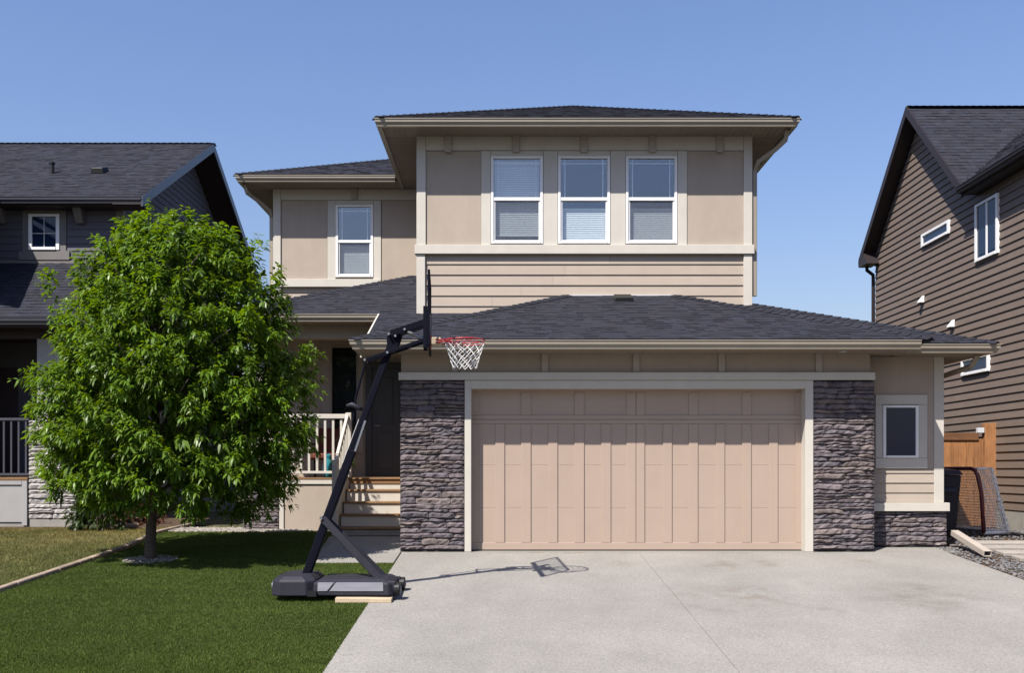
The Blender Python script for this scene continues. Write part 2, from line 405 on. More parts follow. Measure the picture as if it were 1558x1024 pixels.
def ridge_caps(parent, a, b, w=0.26):
    a = Vector(a); b = Vector(b); L = (b - a).length; d = (b - a).normalized()
    side = d.cross(Vector((0, 0, 1))).normalized(); up = side.cross(d)
    mb = MB(); cols = []
    k = int(L / 0.15)
    for i in range(k):
        p = a + d * (i * L / k); q = a + d * ((i + 1.25) * L / k)
        z0 = 0.028; z1 = 0.012
        j = len(mb.v)
        mb.v += [p - side * w / 2 + up * (z0 - 0.045), p + up * z0, p + side * w / 2 + up * (z0 - 0.045), q - side * w / 2 + up * (z1 - 0.045), q + up * z1, q + side * w / 2 + up * (z1 - 0.045)]
        mb.f += [(j, j + 1, j + 4, j + 3), (j + 1, j + 2, j + 5, j + 4), (j, j + 2, j + 1)]
        g = rng.uniform(0.7, 1.1); cols += [(g, g, g, 1)] * 3
    mb.v = [tuple(x) for x in mb.v]; mb.c = cols
    mb.build('ridge_cap', M['shingle'], parent, kind='stuff', recalc=False)

GP = [(0, 0.0), (0, -.125), (.075, -.125), (.082, -.095), (.108, -.06), (.112, -.012), (.122, -.012), (.122, 0), (.105, 0), (.103, -.02), (.01, -.02), (.01, 0)]
def sweep(parent, path, z, m, name='gutter', prof=GP):
    n = len(path); mb = MB(); offs = []
    for i in range(n):
        ds = []
        if i > 0: ds.append(Vector((path[i][0] - path[i - 1][0], path[i][1] - path[i - 1][1])).normalized())
        if i < n - 1: ds.append(Vector((path[i + 1][0] - path[i][0], path[i + 1][1] - path[i][1])).normalized())
        ns = [Vector((d.y, -d.x)) for d in ds]
        if len(ns) == 2:
            mt = (ns[0] + ns[1]); mt = mt / (mt.length_squared / 2)
        else: mt = ns[0]
        offs.append(mt)
    k = len(prof)
    for (p, o) in zip(path, offs):
        zz = p[2] if len(p) > 2 else z
        for (a, h) in prof: mb.v.append((p[0] + o.x * a, p[1] + o.y * a, zz + h))
    for i in range(n - 1):
        for j in range(k):
            mb.f.append((i * k + j, i * k + (j + 1) % k, (i + 1) * k + (j + 1) % k, (i + 1) * k + j))
    mb.f.append(tuple(range(k))); mb.f.append(tuple((n - 1) * k + j for j in reversed(range(k))))
    return mb.build(name, m, parent)

def stones(parent, fr, u0, u1, v0, v1, mats, r, rows=(0.046, 0.098), wid=(0.19, 0.58), base=0.0):
    v = v0
    while v < v1 - 0.02:
        h = r.uniform(*rows)
        if v1 - v - h < rows[0]: h = v1 - v
        u = u0
        while u < u1 - 0.01:
            w = r.uniform(*wid) * (0.7 + 3.0 * h)
            if u1 - u - w < 0.12: w = u1 - u
            parts = [(v, h)]
            if h > 0.085 and r.random() < 0.45:
                f = r.uniform(0.4, 0.6); parts = [(v, h * f), (v + h * f, h * (1 - f))]
            for (vv, hh) in parts:
                dz = r.uniform(-0.008, 0.008)
                stone_piece(parent, fr, u, u + w, vv, vv + hh, r.uniform(0.012, 0.046) + base, r.choice(mats), r, lim=(v0, v1, u0, u1))
            u += w
        v += h
def warp(u, v, ph=0.0):
    return v + 0.020 * mnoise.noise(Vector((u * 2.6, v * 5.0, 7.7))) + 0.011 * mnoise.noise(Vector((u * 8.0, v * 9.0, 3.1)))
def stone_piece(parent, fr, a, b, c, d, n, m, r, g=0.0035, lim=None):
    nx, nz = max(3, int((b - a) / 0.055) + 2), 4
    mb = MB(); sk = r.uniform(-0.3, 0.3); ph = r.random() * 9; sl = r.uniform(-0.25, 0.25); sr_ = r.uniform(-0.25, 0.25)
    tilt = r.uniform(-0.02, 0.02)
    H_ = d - c
    for j in range(nz):
        tv = (0, 0.22, 0.72, 1)[j]
        for i in range(nx):
            tu = i / (nx - 1)
            eu, ev = i in (0, nx - 1), j in (0, nz - 1)
            u = a + g + (b - a - 2 * g) * tu
            v = c + g * .8 + (H_ - 1.6 * g) * tv
            v = warp(u, v)
            if lim: v = max(lim[0] + .002, min(lim[1] - .002, v))
            if eu: u += (sl if i == 0 else sr_) * (tv - .5) * H_ * (1 if (lim and lim[2] + .02 < u < lim[3] - .02) else 0)
            if eu and ev: u += (0.010 if i == 0 else -0.010); v += (0.007 if j == 0 else -0.007)
            elif ev: v += r.uniform(-0.004, 0.003) * (1 if j else -1)
            if ev or eu: nn = n * (.55 if j == nz - 1 else .4)
            else: nn = n + r.uniform(-0.011, 0.011) + sk * (tv - 0.5) * 0.06 + tilt * (tu - .5)
            if j == 2 and not eu: nn += .006
            mb.v.append(fr(u, v, max(nn, .004)))
    for j in range(nz - 1):
        for i in range(nx - 1):
            k = j * nx + i; mb.f.append((k, k + 1, k + nx + 1, k + nx))
    ring = [i for i in range(nx)] + [j * nx + nx - 1 for j in range(1, nz)] + [(nz - 1) * nx + i for i in range(nx - 2, -1, -1)] + [j * nx for j in range(nz - 2, 0, -1)]
    k0 = len(mb.v)
    back = {}
    P_ = [mb.v[i] for i in ring]
    f0 = Vector(fr(0, 0, 0)); fn_ = Vector(fr(0, 0, 1)) - f0
    for p_ in P_:
        dn = (Vector(p_) - f0).dot(fn_)
        mb.v.append(tuple(Vector(p_) - fn_ * (dn + .02)))
    L = len(ring)
    for i in range(L): mb.f.append((ring[i], ring[(i + 1) % L], k0 + (i + 1) % L, k0 + i))
    mb.f.append(tuple(k0 + i for i in reversed(range(L))))
    mb.build('stone', m, parent)

def bx(parent, name, m, fr, u0, u1, v0, v1, n0, n1, bevel=0.004, **kw):
    return MB().fb(fr, u0, u1, v0, v1, n0, n1).build(name, m, parent, bevel=bevel, **kw)

def window(root, fr, u0, u1, v0, v1, n=0.0, vm=None, um=None, fw=0.05, gl='glass', grid=True, blind=None, proud=0.02, depth=0.08, fm='white', screen=False):
    fm = M[fm]
    mb = MB()
    mb.fb(fr, u0, u0 + fw, v0, v1, n - depth, n + proud).fb(fr, u1 - fw, u1, v0, v1, n - depth, n + proud)
    mb.fb(fr, u0 + fw, u1 - fw, v1 - fw * .8, v1, n - depth, n + proud).fb(fr, u0 + fw, u1 - fw, v0, v0 + fw * .8, n - depth, n + proud + 0.012)
    w = mb.build('window', fm, root, bevel=0.004)
    a, b, c, d = u0 + fw, u1 - fw, v0 + fw * .8, v1 - fw * .8
    th = 0.006
    def pane(a, b, c, d, nn):
        MB().fb(fr, a, b, c, d, nn - th, nn).build('pane', M[gl], w)
    if vm is not None:
        bx(w, 'meeting_rail', fm, fr, a, b, vm - 0.028, vm + 0.028, n - 0.05, n + 0.012)
        s = MB(); q = 0.028
        s.fb(fr, a, a + q, c, vm - .028, n - 0.05, n - 0.004).fb(fr, b - q, b, c, vm - .028, n - 0.05, n - 0.004).fb(fr, a + q, b - q, c, c + q, n - 0.05, n - 0.004)
        s.build('sash', fm, w)
        pane(a, b, vm + .028, d, n - 0.022); pane(a + q, b - q, c + q, vm - .028, n - 0.036)
        if screen:
            MB().fb(fr, a + q, b - q, c + q, vm - .028, n - 0.012, n - 0.0105).build('insect_screen', M['screen'], w)
        if grid:
            g = MB(); e = 0.075; t = 0.008
            for x in (a + e, b - e): g.fb(fr, x - t, x + t, vm + .03, d, n - 0.04, n - 0.032)
            g.fb(fr, a, b, d - e - t, d - e + t, n - 0.048, n - 0.041)
            g.build('muntin', fm, w)
    elif um is not None:
        bx(w, 'mullion', fm, fr, um - 0.03, um + 0.03, c, d, n - 0.05, n + 0.014)
        pane(a, um - .03, c, d, n + min(0, proud - 0.02) + (0.004 if gl == 'darkglass' else -0.022)); pane(um + .03, b, c, d, n + (0.004 if gl == 'darkglass' else -0.022))
    else:
        pane(a, b, c, d, n + (0.004 if gl == 'darkglass' else -0.03))
        if grid:
            g = MB(); t = 0.005
            if grid == 'cross':
                g.fb(fr, (a + b) / 2 - t, (a + b) / 2 + t, c, d, n + .006, n + .012); g.fb(fr, a, b, c + (d - c) * .45 - t, c + (d - c) * .45 + t, n + .0125, n + .018)
            else:
                for x in (a + .09, b - .09): g.fb(fr, x - t, x + t, c, d, n - 0.046, n - 0.038)
                g.fb(fr, a, b, d - .12 - t, d - .12 + t, n - 0.054, n - 0.047)
            g.build('muntin', fm, w)
    if blind:
        for (b0, b1) in blind:
            s = MB(); v = b1
            s.fb(fr, a + .01, b - .01, b1, min(b1 + .035, d), n - 0.13, n - 0.095)
            while v > b0:
                s.hexa([fr(a + .012, v - .0295, n - .1), fr(b - .012, v - .0295, n - .1), fr(b - .012, v - .0295, n - .102), fr(a + .012, v - .0295, n - .102),
                        fr(a + .012, v, n - .108), fr(b - .012, v, n - .108), fr(b - .012, v, n - .11), fr(a + .012, v, n - .11)])
                v -= 0.032
            s.fb(fr, a + .01, b - .01, b0 - .03, b0 - .008, n - 0.118, n - 0.092)
            s.build('blind', M['blind'], w)
    return w

def downspout(parent, pts, m, w=0.075, d=0.055):
    mb = MB()
    P = [Vector(p) for p in pts]; n = len(P); rings = []
    for i in range(n):
        t = (P[min(i + 1, n - 1)] - P[max(i - 1, 0)]).normalized()
        up = Vector((0, 1, 0)); x = t.cross(up).normalized() * w / 2; y = Vector(x).cross(t).normalized() * d / 2
        rings.append([P[i] + q for q in (-x - y, x - y, x + y, -x + y)])
    for r_ in rings: mb.v += [tuple(p) for p in r_]
    for i in range(n - 1):
        for j in range(4): mb.f.append((i * 4 + j, i * 4 + (j + 1) % 4, i * 4 + 4 + (j + 1) % 4, i * 4 + 4 + j))
    mb.f += [(3, 2, 1, 0), tuple((n - 1) * 4 + j for j in range(4))]
    return mb.build('downspout', m, parent, bevel=0.006)

# ------------------------------------------------------------------ ground, street, driveway, lawns
def strip(xs, ys, dz, name, m, kind='structure', label=None):
    mb = MB()
    for y in ys:
        for x in xs: mb.v.append((x, y, gz(y) + dz))
    k = len(xs)
    for j in range(len(ys) - 1):
        for i in range(k - 1): mb.f.append((j * k + i, j * k + i + 1, (j + 1) * k + i + 1, (j + 1) * k + i))
    return mb.build(name, m, None, kind=kind, recalc=False, label=label)
strip([-400, -60, -20, 0, 20, 60, 400], [-400, -60, -9.5, -7.6, -6.28, 0, 1.9, 30, 400], -0.05, 'ground', M['ground'])
strip([-300, 300], [-19.5, -9.4], -0.034, 'road', M['asphalt'])
MB().box(-300, 300, -9.4, -9.1, -1, gz(-8) - 0.03 + 0.10).build('kerb', M['concrete'], kind='structure', bevel=0.02)
strip([-300, -1.53], [-9.1, -7.6, -6.3], 0.006, 'sidewalk', M['drive'])
dr = strip([-1.52, 1.9, 6.42], [-9.1, -7.6, 0.0], -0.02, 'driveway', M['mortar'])
XS = [-1.52, 1.93, 6.42]; YS = [-9.1, -5.7, -3.4, -0.03]
for i in range(2):
    for j in range(3):
        x0, x1, y0, y1 = XS[i] + .0025, XS[i + 1] - .0025, YS[j] + .002, YS[j + 1] - .002
        mb = MB(); yy = [y0] + ([-7.6] if y0 < -7.6 else []) + [y1]
        for y in yy: mb.v += [(x0, y, gz(y)), (x1, y, gz(y)), (x1, y, gz(y) - .05), (x0, y, gz(y) - .05)]
        for a in range(len(yy) - 1):
            for q in range(4): mb.f.append((a * 4 + q, a * 4 + (q + 1) % 4, a * 4 + 4 + (q + 1) % 4, a * 4 + 4 + q))
        mb.f += [(3, 2, 1, 0), tuple(len(mb.v) - 4 + q for q in range(4))]
        mb.build('concrete_slab', M['drive'], dr)
MB().hexa([(-1.53, -.03, -.05), (5.40, -.03, -.05), (5.40, .3, -.05), (-1.53, .3, -.05), (-1.53, -.027, -.001), (5.40, -.027, -.001), (5.40, .3, -.001), (-1.53, .3, -.001)]).build('concrete_apron', M['drive'], dr)
mb = MB(); mb.hexa([(5.40, -.03, -.05), (6.62, -.03, -.05), (6.62, .44, -.05), (5.40, .44, -.05), (5.40, -.027, 0), (6.62, -.027, 0), (6.62, .44, .03), (5.40, .44, .03)]); mb.build('concrete_apron', M['drive'], dr)
# walkway to the porch steps
wk = MB()
yb = 1.5
wk.hexa([(-2.66, -.95, gz(-.95) - .08), (-1.535, -.95, gz(-.95) - .08), (-1.535, yb, .0), (-2.85, yb, .0), (-2.66, -.95, gz(-.95) + .008), (-1.535, -.95, gz(-.95) + .008), (-1.535, yb, gz(yb) + .008), (-2.85, yb, gz(yb) + .008)])
wk.build('walkway', M['drive'], kind='structure', bevel=0.006)

def edge_x(y):                             # garden edging between the two lawns
    return np.interp(y, [-6.4, -2.9, 0.4, 4.5], [-6.12, -5.93, -5.68, -5.98])
tb = MB()
ys = np.linspace(-6.28, 2.45, 16)
for y in ys: tb.v += [(float(edge_x(y)), y, gz(y) - .004), (-1.53, y, gz(y) - .004)]
for j in range(len(ys) - 1): tb.f.append((2 * j, 2 * j + 1, 2 * j + 3, 2 * j + 2))
tb.build('lawn', M['turfbase'], kind='structure', recalc=False)
tb = MB(); ys = np.linspace(-6.28, 4.2, 16)
for y in ys: tb.v += [(-16, y, gz(y) - .004), (float(edge_x(y)) - .05, y, gz(y) - .004)]
for j in range(len(ys) - 1): tb.f.append((2 * j, 2 * j + 1, 2 * j + 3, 2 * j + 2))
tb.build('lawn', M['lawnbase'], kind='structure', recalc=False)

def blades(name, m, pts, h, w, cols, lean, label):
    n = len(pts); a = nrg.uniform(0, 2 * np.pi, n)
    dx, dy = np.cos(a) * w / 2, np.sin(a) * w / 2
    la = nrg.uniform(0, 2 * np.pi, n); lr = nrg.uniform(0.1, 1.0, n) * lean * h
    v = np.zeros((n, 3, 3), np.float32)
    v[:, 0] = pts + np.stack([-dx, -dy, np.zeros(n)], 1); v[:, 1] = pts + np.stack([dx, dy, np.zeros(n)], 1)
    v[:, 2] = pts + np.stack([np.cos(la) * lr + 0.15 * h, np.sin(la) * lr - 0.1 * h, h], 1)
    me = bpy.data.meshes.new(name)
    me.vertices.add(3 * n); me.vertices.foreach_set('co', v.ravel())
    me.loops.add(3 * n); me.loops.foreach_set('vertex_index', np.arange(3 * n, dtype=np.int32))
    me.polygons.add(n); me.polygons.foreach_set('loop_start', np.arange(0, 3 * n, 3, dtype=np.int32))
    me.update(); me.validate()
    ca = me.color_attributes.new('Col', 'FLOAT_COLOR', 'POINT')
    c = np.ones((n, 3, 4), np.float32); c[:, :, :3] = cols[:, None, :]
    ca.data.foreach_set('color', c.ravel())
    me.materials.append(m)
    return tag(link(name, me), label, None, None, 'stuff')

def patch_noise(x, y, s):
    return (np.sin(x * s + 1.3 * np.sin(y * s * .7 + 1)) + np.sin(y * s * 1.3 + 1.7 * np.sin(x * s * .9 + 2)) + np.sin((x + y) * s * .6 + 2.2 * np.sin((x - y) * s * .5))) / 3
gzv = np.vectorize(gz)
N = 480000
y = -6.28 + (2.5 + 6.28) * nrg.random(N) ** 1.25
x = nrg.uniform(-6.3, -1.515, N)
k = (x > edge_x(y) + .06) & ~((x > -2.70) & (y > -.95) & (x < -1.4)) & ~((y > 2.2) & (x < -3.9)) & ((x + 4.95) ** 2 / .32 ** 2 + (y + .68) ** 2 / .3 ** 2 > 1)
x, y = x[k], y[k]
pn = patch_noise(x, y, 2.1) * .45 + patch_noise(x * .5 + 9, y * 2.2, 4.5) * .55
g = (1 + .22 * pn) * nrg.uniform(.84, 1.16, len(x))
yel = (nrg.random(len(x)) < .10)
cols = np.stack([g * (1 + .75 * yel), g * (1 + .35 * yel), g * (1 + .4 * yel)], 1)
blades('turf', M['turf'], np.stack([x, y, gzv(y) - .006], 1), nrg.uniform(.013, .024, len(x)), .0065, cols, 0.8, None)
N = 260000
y = nrg.uniform(-6.2, 3.9, N); x = nrg.uniform(-14.5, -5.6, N)
k = (x < edge_x(y) - .05) & (x > -3.5 - (y + 14.9) * .56) & (y < 3.45 + .25 * np.sin(x * 3))
x, y = x[k], y[k]
pn = patch_noise(x, y, 1.6) * .6 + patch_noise(x + 5, y, 5) * .4
dry = np.clip((y + .4) / 3.2 + .55 * pn, 0, 1)
k = nrg.random(len(x)) > dry * .55
x, y, pn, dry = x[k], y[k], pn[k], dry[k]
g = (1 + .2 * pn) * nrg.uniform(.65, 1.35, len(x))
cols = np.stack([g * (1 + .9 * dry), g * (1 + .35 * dry), g * (1 + .5 * dry)], 1)
blades('grass', M['grass'], np.stack([x, y, gzv(y) - .006], 1), nrg.uniform(.02, .05, len(x)), .008, cols, 1.4, None)

def gravel(name, m, region, n, rad, label, zf=gz):
    mb = MB(); cols = []
    ico = [(0, 0, 1), (.9, 0, .45), (.28, .85, .45), (-.72, .53, .45), (-.72, -.53, .45), (.28, -.85, .45), (.72, .53, -.3), (-.28, .85, -.3), (-.9, 0, -.3), (-.28, -.85, -.3), (.72, -.53, -.3)]
    fa = [(0, 1, 2), (0, 2, 3), (0, 3, 4), (0, 4, 5), (0, 5, 1), (1, 6, 2), (2, 7, 3), (3, 8, 4), (4, 9, 5), (5, 10, 1), (2, 6, 7), (3, 7, 8), (4, 8, 9), (5, 9, 10), (1, 10, 6)]
    c = 0
    while c < n:
        p = region()
        if p is None: continue
        s = rng.uniform(*rad); sx, sy, sz = s * rng.uniform(.8, 1.3), s * rng.uniform(.7, 1.1), s * rng.uniform(.5, .8)
        a = rng.random() * 6.28; ca, sa = math.cos(a), math.sin(a)
        k = len(mb.v); z = zf(p[1]) + (p[2] if len(p) > 2 else 0)
        for (X, Y, Z) in ico:
            X *= sx; Y *= sy
            mb.v.append((p[0] + X * ca - Y * sa, p[1] + X * sa + Y * ca, z + Z * sz))
        mb.f += [tuple(i + k for i in q) for q in fa]
        g = rng.uniform(.55, 1.25); w = rng.uniform(-.08, .08); cols += [(g * (1 + w), g, g * (1 - w), 1)] * len(fa)
        c += 1
    mb.c = cols
    return mb.build(name, m, kind='stuff', recalc=False, label=label)
def reg_bed():
    x = rng.uniform(-5.95, -3.4); y = rng.uniform(2.3, 3.4)
    return (x, y) if (y > 2.35 + .25 * math.sin(x * 1.7) and not (x > -3.98 and y > 2.88)) else None
gravel('gravel', M['gravelpale'], reg_bed, 1700, (.018, .04), None)
def reg_ring():
    a = rng.random() * 6.283; r = math.sqrt(rng.random())
    return (-4.95 + math.cos(a) * r * .36, -.68 + math.sin(a) * r * .33, .02 * (1 - r))
gravel('gravel', M['gravelpale'], reg_ring, 420, (.016, .034), None)
def reg_side():
    y = rng.uniform(-6, 3.2); x = rng.uniform(6.44, 8.85)
    if y > .4 and x < 6.75: return None
    return (x, y) if (x < 6.95 + .08 * math.sin(y * 4) or y > -1.6 and rng.random() < .5) else None
gravel('gravel', M['graveldark'], reg_side, 3600, (.012, .03), None)
strip([6.44, 8.9], [-6.2, 0, 1.9, 3.4], -0.012, 'side_yard', M['soil'])

ge = thing('garden_edging', 'low stone edging curving between the mown lawn and the dark turf', 'garden edging', (float(edge_x(0)), 0, 0))
yy = -6.25
while yy < 4.3:
    l = rng.uniform(.35, .6); y1 = min(yy + l, 4.35)
    a = Vector((float(edge_x(yy)), yy + .006, gz(yy) + .012)); b = Vector((float(edge_x(y1)), y1 - .006, gz(y1) + .012))
    MB().bar(a, b, .085 + rng.uniform(-.01, .01), .07).build('edging_stone', M['edge'], ge, bevel=0.01)
    yy = y1

# ================================================================== MAIN HOUSE
H = thing('house', 'tan two storey house with double garage, plum stone piers and dark hip roofs', 'house', (1.5, 0, 0))
# ---- garage front
fg = front(0.0)
XL, XP, XQ, XR = U(609, D0), U(707, D0), U(1237, D0), U(1330, D0)
zb, zt = V(579, D0), V(567, D0)            # cream band under the frieze
zs = 2.90
sm = [M['stone'], M['stone'], M['stonewarm'], M['stonecool']]
pl = bx(H, 'stone_pier', M['mortar'], fg, XL, XP - .004, -.05, zb, -.25, 0.0, bevel=0)
stones(pl, fg, XL, XP - .004, .035, zb - .004, sm, random.Random(3))
pr = bx(H, 'stone_pier', M['mortar'], fg, XQ + .004, XR, -.05, zb, -.449, 0.0, bevel=0)
stones(pr, fg, XQ + .004, XR, .035, zb - .004, sm, random.Random(8))
# frieze wall with battens
bx(H, 'frieze_wall', M['panel'], fg, XL + .01, XR - .05, zt, zs + .12, -.2, -.03, bevel=0)
for i, c in enumerate((692, 829, 968, 1098, 1246)):
    bx(H, 'batten', M['batten'], fg, U(c - 5, D0), U(c + 5, D0), zt + .004, zs, -.029, .012)
bx(H, 'trim_band', M['cream'], fg, XL - .02, XR + .0, zb + .004, zt, -.2, .055)
# garage door opening trim
DL, DR, DT = U(717, D0), U(1225, D0), V(590, 14.6)
bx(H, 'door_jamb', M['cream'], fg, XP, DL, -.0, zb, -.2, .02)
bx(H, 'door_jamb', M['cream'], fg, DR, XQ, -.0, zb, -.2, .02)
bx(H, 'door_head_trim', M['cream'], fg, DL, DR, DT - .03, zb, -.2, .02)
fd = front(0.2)
dd = 14.6
bx(H, 'garage_backing', M['interior'], front(.30), XP, XQ, -.05, zs, -.1, 0, bevel=0)
gd = bx(H, 'garage_door', M['door'], fd, DL - .02, DR + .02, .0, DT + .03, -.05, -.02, bevel=0)
secs = [0.012, V(773, dd), V(708, dd), V(638.5, dd), DT + .02]
for a, b in zip(secs, secs[1:]):
    bx(gd, 'door_section', M['door'], fd, DL - .015, DR + .015, a + .001, b - .001, -.02, -.002, bevel=0.003)
xs = [(717, 728), (753.6, 768), (793, 808), (834, 848.6), (874, 889), (914.7, 929.5), (953, 967.5), (968, 981), (1008.5, 1022.6), (1048, 1062), (1089, 1102.7), (1129, 1143), (1170, 1183.6), (1210, 1226)]
rows_t = [(secs[0], V(826, dd), 'r'), (V(826, dd), V(645, dd), 's'), (V(645, dd), V(638.5, dd), 'r'), (V(638.5, dd), V(632, dd), 'r'), (V(632, dd), V(597, dd), 't'), (V(597, dd), DT + .015, 'r')]
for (a, b, t) in rows_t:
    if t == 'r':
        bx(gd, 'rail', M['door'], fd, DL - .012, DR + .012, a + .002, b - .002, -.002, .014, bevel=0.004)
    else:
        for q, (p0, p1) in enumerate(xs):
            if t == 't' and q in (1, 3, 5, 8, 10, 12): continue
            bx(gd, 'stile', M['door'], fd, U(p0, dd), U(p1, dd) - .002, a + .001, b - .001, -.002, .0145, bevel=0.004)
MB().fb(fd, DL - .01, DR + .01, .001, .013, -.03, .012).build('bottom_seal', M['black'], gd)
# garage left return wall and roof over it
bx(H, 'garage_side_wall', M['panel'], rightw(XL + .12), 0.26, 4.5, 0.0, zs + .1, -.1, -.05, bevel=0)

# ---- right bump with the small window
d2 = 14.85; f2 = front(.45)
XB = U(1434, d2); zc0, zc1 = V(778, d2), V(765, d2)
wx0, wx1, wz0, wz1 = U(1342, d2), U(1396, d2), V(697, d2), V(617, d2)
hole2 = [(wx0 + .03, wx1 - .03, wz0 + .03, wz1 - .03)]
bw = holed(MB(), f2, XR, XB, zc1, zs + .12, -.15, 0, hole2).build('side_wall', M['panel'], H)
ta, tb_, tc_, td = U(1331, d2), U(1410, d2), V(713, d2), V(601, d2)
siding(bw, f2, [(XR + .01, zc1 + .004), (U(1420, d2), zc1 + .004), (U(1420, d2), tc_ - .002), (XR + .01, tc_ - .002)], .148, M['tan'])
bx(bw, 'siding_panel', M['panel'], f2, tb_ + .003, U(1420, d2), tc_, zs, 0.0005, .012, bevel=0)
bx(bw, 'siding_panel', M['panel'], f2, XR + .01, tb_ + .003, td + .002, zs, 0.0005, .012, bevel=0)
bx(H, 'window_trim', M['cream'], f2, ta, tb_, V(616, d2) + .002, td, .0005, .035)
bx(H, 'window_trim', M['cream'], f2, ta, tb_, tc_, V(697, d2) - .002, .0005, .035)
bx(H, 'window_trim', M['cream'], f2, ta, wx0, V(697, d2), V(616, d2), .0005, .03)
bx(H, 'window_trim', M['cream'], f2, wx1, tb_, V(697, d2), V(616, d2), .0005, .03)
window(H, f2, wx0, wx1, wz0, wz1, n=.03, fw=.045, depth=.1, gl='darkglass', grid=False)
bx(H, 'corner_board', M['cream'], f2, U(1420, d2) + .002, XB + .01, zc1, zs, -.1, .03)
bx(H, 'stone_cap', M['cream'], f2, XR - .0, U(1442, d2), zc0, zc1 - .002, -.12, .075)
sp = bx(H, 'stone_skirt', M['mortar'], f2, XR, XB + .06, -.05, zc0, -.2, 0.0, bevel=0)
stones(sp, f2, XR + .01, XB + .06, .06, zc0 - .004, sm, random.Random(21))
bx(H, 'house_side_wall', M['tan'], rightw(XB - .02), .5, 11, 0, zs + .1, -.1, 0, bevel=0)
bx(H, 'room_wall', M['room'], front(2.2), 5.3, 6.45, 0, zs, -.05, 0, bevel=0)

# ---- upper main storey
DU = 17.0; YU = DU - D0; fu = front(YU)
A0, A1 = U(634, DU), U(1144, DU)
wins = [(747, 826), (849, 928), (952, 1030)]
WT, WB = V(238, DU), V(371, DU)
ZSU = V(207, DU)
hol = [(U(a, DU) + .03, U(b, DU) - .03, WB + .03, WT - .03) for a, b in wins]
up = holed(MB(), fu, A0 + .02, A1 - .02, 2.9, ZSU + .1, -.16, -.03, hol).build('upper_wall', M['panel'], H)
zb0, zb1 = V(387, DU), V(373, DU)
bx(H, 'wall_panel', M['panel'], fu, U(648, DU), U(732, DU), zb1, V(229.5, DU), -.03, 0.004)
bx(H, 'wall_panel', M['panel'], fu, U(1045, DU), U(1131, DU), zb1, V(229.5, DU), -.03, 0.004)
bx(H, 'frieze_board', M['cream'], fu, U(648.3, DU), U(1130.7, DU), V(229, DU), ZSU, -.03, .03)
for c in (682, 785, 888, 992, 1094): bx(H, 'batten', M['batten'], fu, U(c - 5, DU), U(c + 5, DU), V(233, DU), ZSU, .0305, .08)
bx(H, 'corner_board', M['cream'], fu, A0, U(648, DU), zb1, ZSU, -.1, .034)
bx(H, 'corner_board', M['cream'], fu, U(1131, DU), A1, zb1, ZSU, -.1, .034)
bx(H, 'corner_board', M['cream'], fu, A0, U(647, DU), V(484, DU), zb0 - .003, -.1, .034)
bx(H, 'corner_board', M['cream'], fu, U(1131, DU), A1, V(468, DU), zb0 - .003, -.1, .034)
bx(H, 'trim_band', M['cream'], fu, A0 - .03, A1 + .03, zb0, zb1 - .003, -.1, .065)
tr = [(732, 746.5), (826.5, 848.5), (928.5, 951.5), (1030.5, 1045)]
for a, b in tr: bx(H, 'window_trim', M['cream'], fu, U(a, DU) + .002, U(b, DU), zb1, V(229.6, DU), -.03, .022)
for i, (a, b) in enumerate(wins):
    bx(H, 'window_trim', M['cream'], fu, U(a - .2, DU), U(b + .2, DU), WT + .002, V(229.6, DU), -.03, .0215)
    rail = V(303, DU)
    bl = [[(V(355, DU), V(246, DU))], [(V(364, DU), V(318, DU))], [(V(362, DU), V(318, DU))]][i]
    window(H, fu, U(a, DU), U(b, DU), WB, WT, n=.012, vm=rail, fw=.045, blind=bl, proud=.022, depth=.1, screen=(i != 1))
lap = [(U(647, DU), 3.1), (U(1131, DU), 3.1), (U(1131, DU), zb0), (U(647, DU), zb0)]
siding(up, fu, lap, .1815, M['tan'], n=-.03, t=.024, phase=0.02)
MB().box(A0 + .02, A0 + .14, YU + .17, 12, 3.0, ZSU + .1).build('house_side_wall', M['tan'], H)
MB().box(A1 - .14, A1 - .02, YU + .17, 12, 2.6, ZSU + .1).build('house_side_wall', M['tan'], H)
MB().box(A0, A1, 12.003, 12.12, 0, ZSU + .1).build('back_wall', M['tan'], H)
MB().box(A0 + .15, A1 - .15, 4.8, 4.9, 3.4, ZSU).build('room_wall', M['room'], H)
MB().box(A0 + .15, A1 - .15, YU + .18, 11.9, 3.3, 3.38).build('room_floor', M['interior'], H)
# flashing where the roof meets the wall
MB().fb(fu, U(866, DU), U(1030, DU), V(450, DU) - .03, V(450, DU) + .012, -.02, .035).build('flashing', M['flash'], H)
MB().fb(fu, U(655, DU), U(712, DU), V(484.5, DU) - .06, V(484.5, DU) + .035, -.02, .04).build('flashing', M['flash'], H)
MB().fb(fu, U(1118, DU), U(1150, DU), V(466, DU) - .05, V(466, DU) + .0, -.02, .04).build('flashing', M['flash'], H)

# ---- left wing, upper storey
DW = 20.16; YW = DW - D0; fw_ = front(YW)
B0 = U(416, DW); B1 = A0 + .1
wa, wb, wt, wbm = U(511, DW), U(568, DW), V(312, DW), V(422, DW)
ZW = V(288, DW)
wing = holed(MB(), fw_, B0 + .02, B1, 3.2, ZSU + .1, -.16, -.03, [(wa + .03, wb - .03, wbm + .03, wt - .03)]).build('wing_wall', M['panel'], H)
z0, z1 = V(437, DW), V(425, DW)
bx(H, 'wall_panel', M['panel'], fw_, U(428, DW), U(498, DW), z1, V(305, DW), -.03, .004)
bx(H, 'wall_panel', M['panel'], fw_, U(581, DW), B1, z1 - .3, V(305, DW), -.03, .004)
bx(H, 'corner_board', M['cream'], fw_, B0, U(427.6, DW), z1, ZW, -.1, .034)
bx(H, 'frieze_board', M['cream'], fw_, U(428, DW), B1, V(304.6, DW), ZW, -.03, .03)
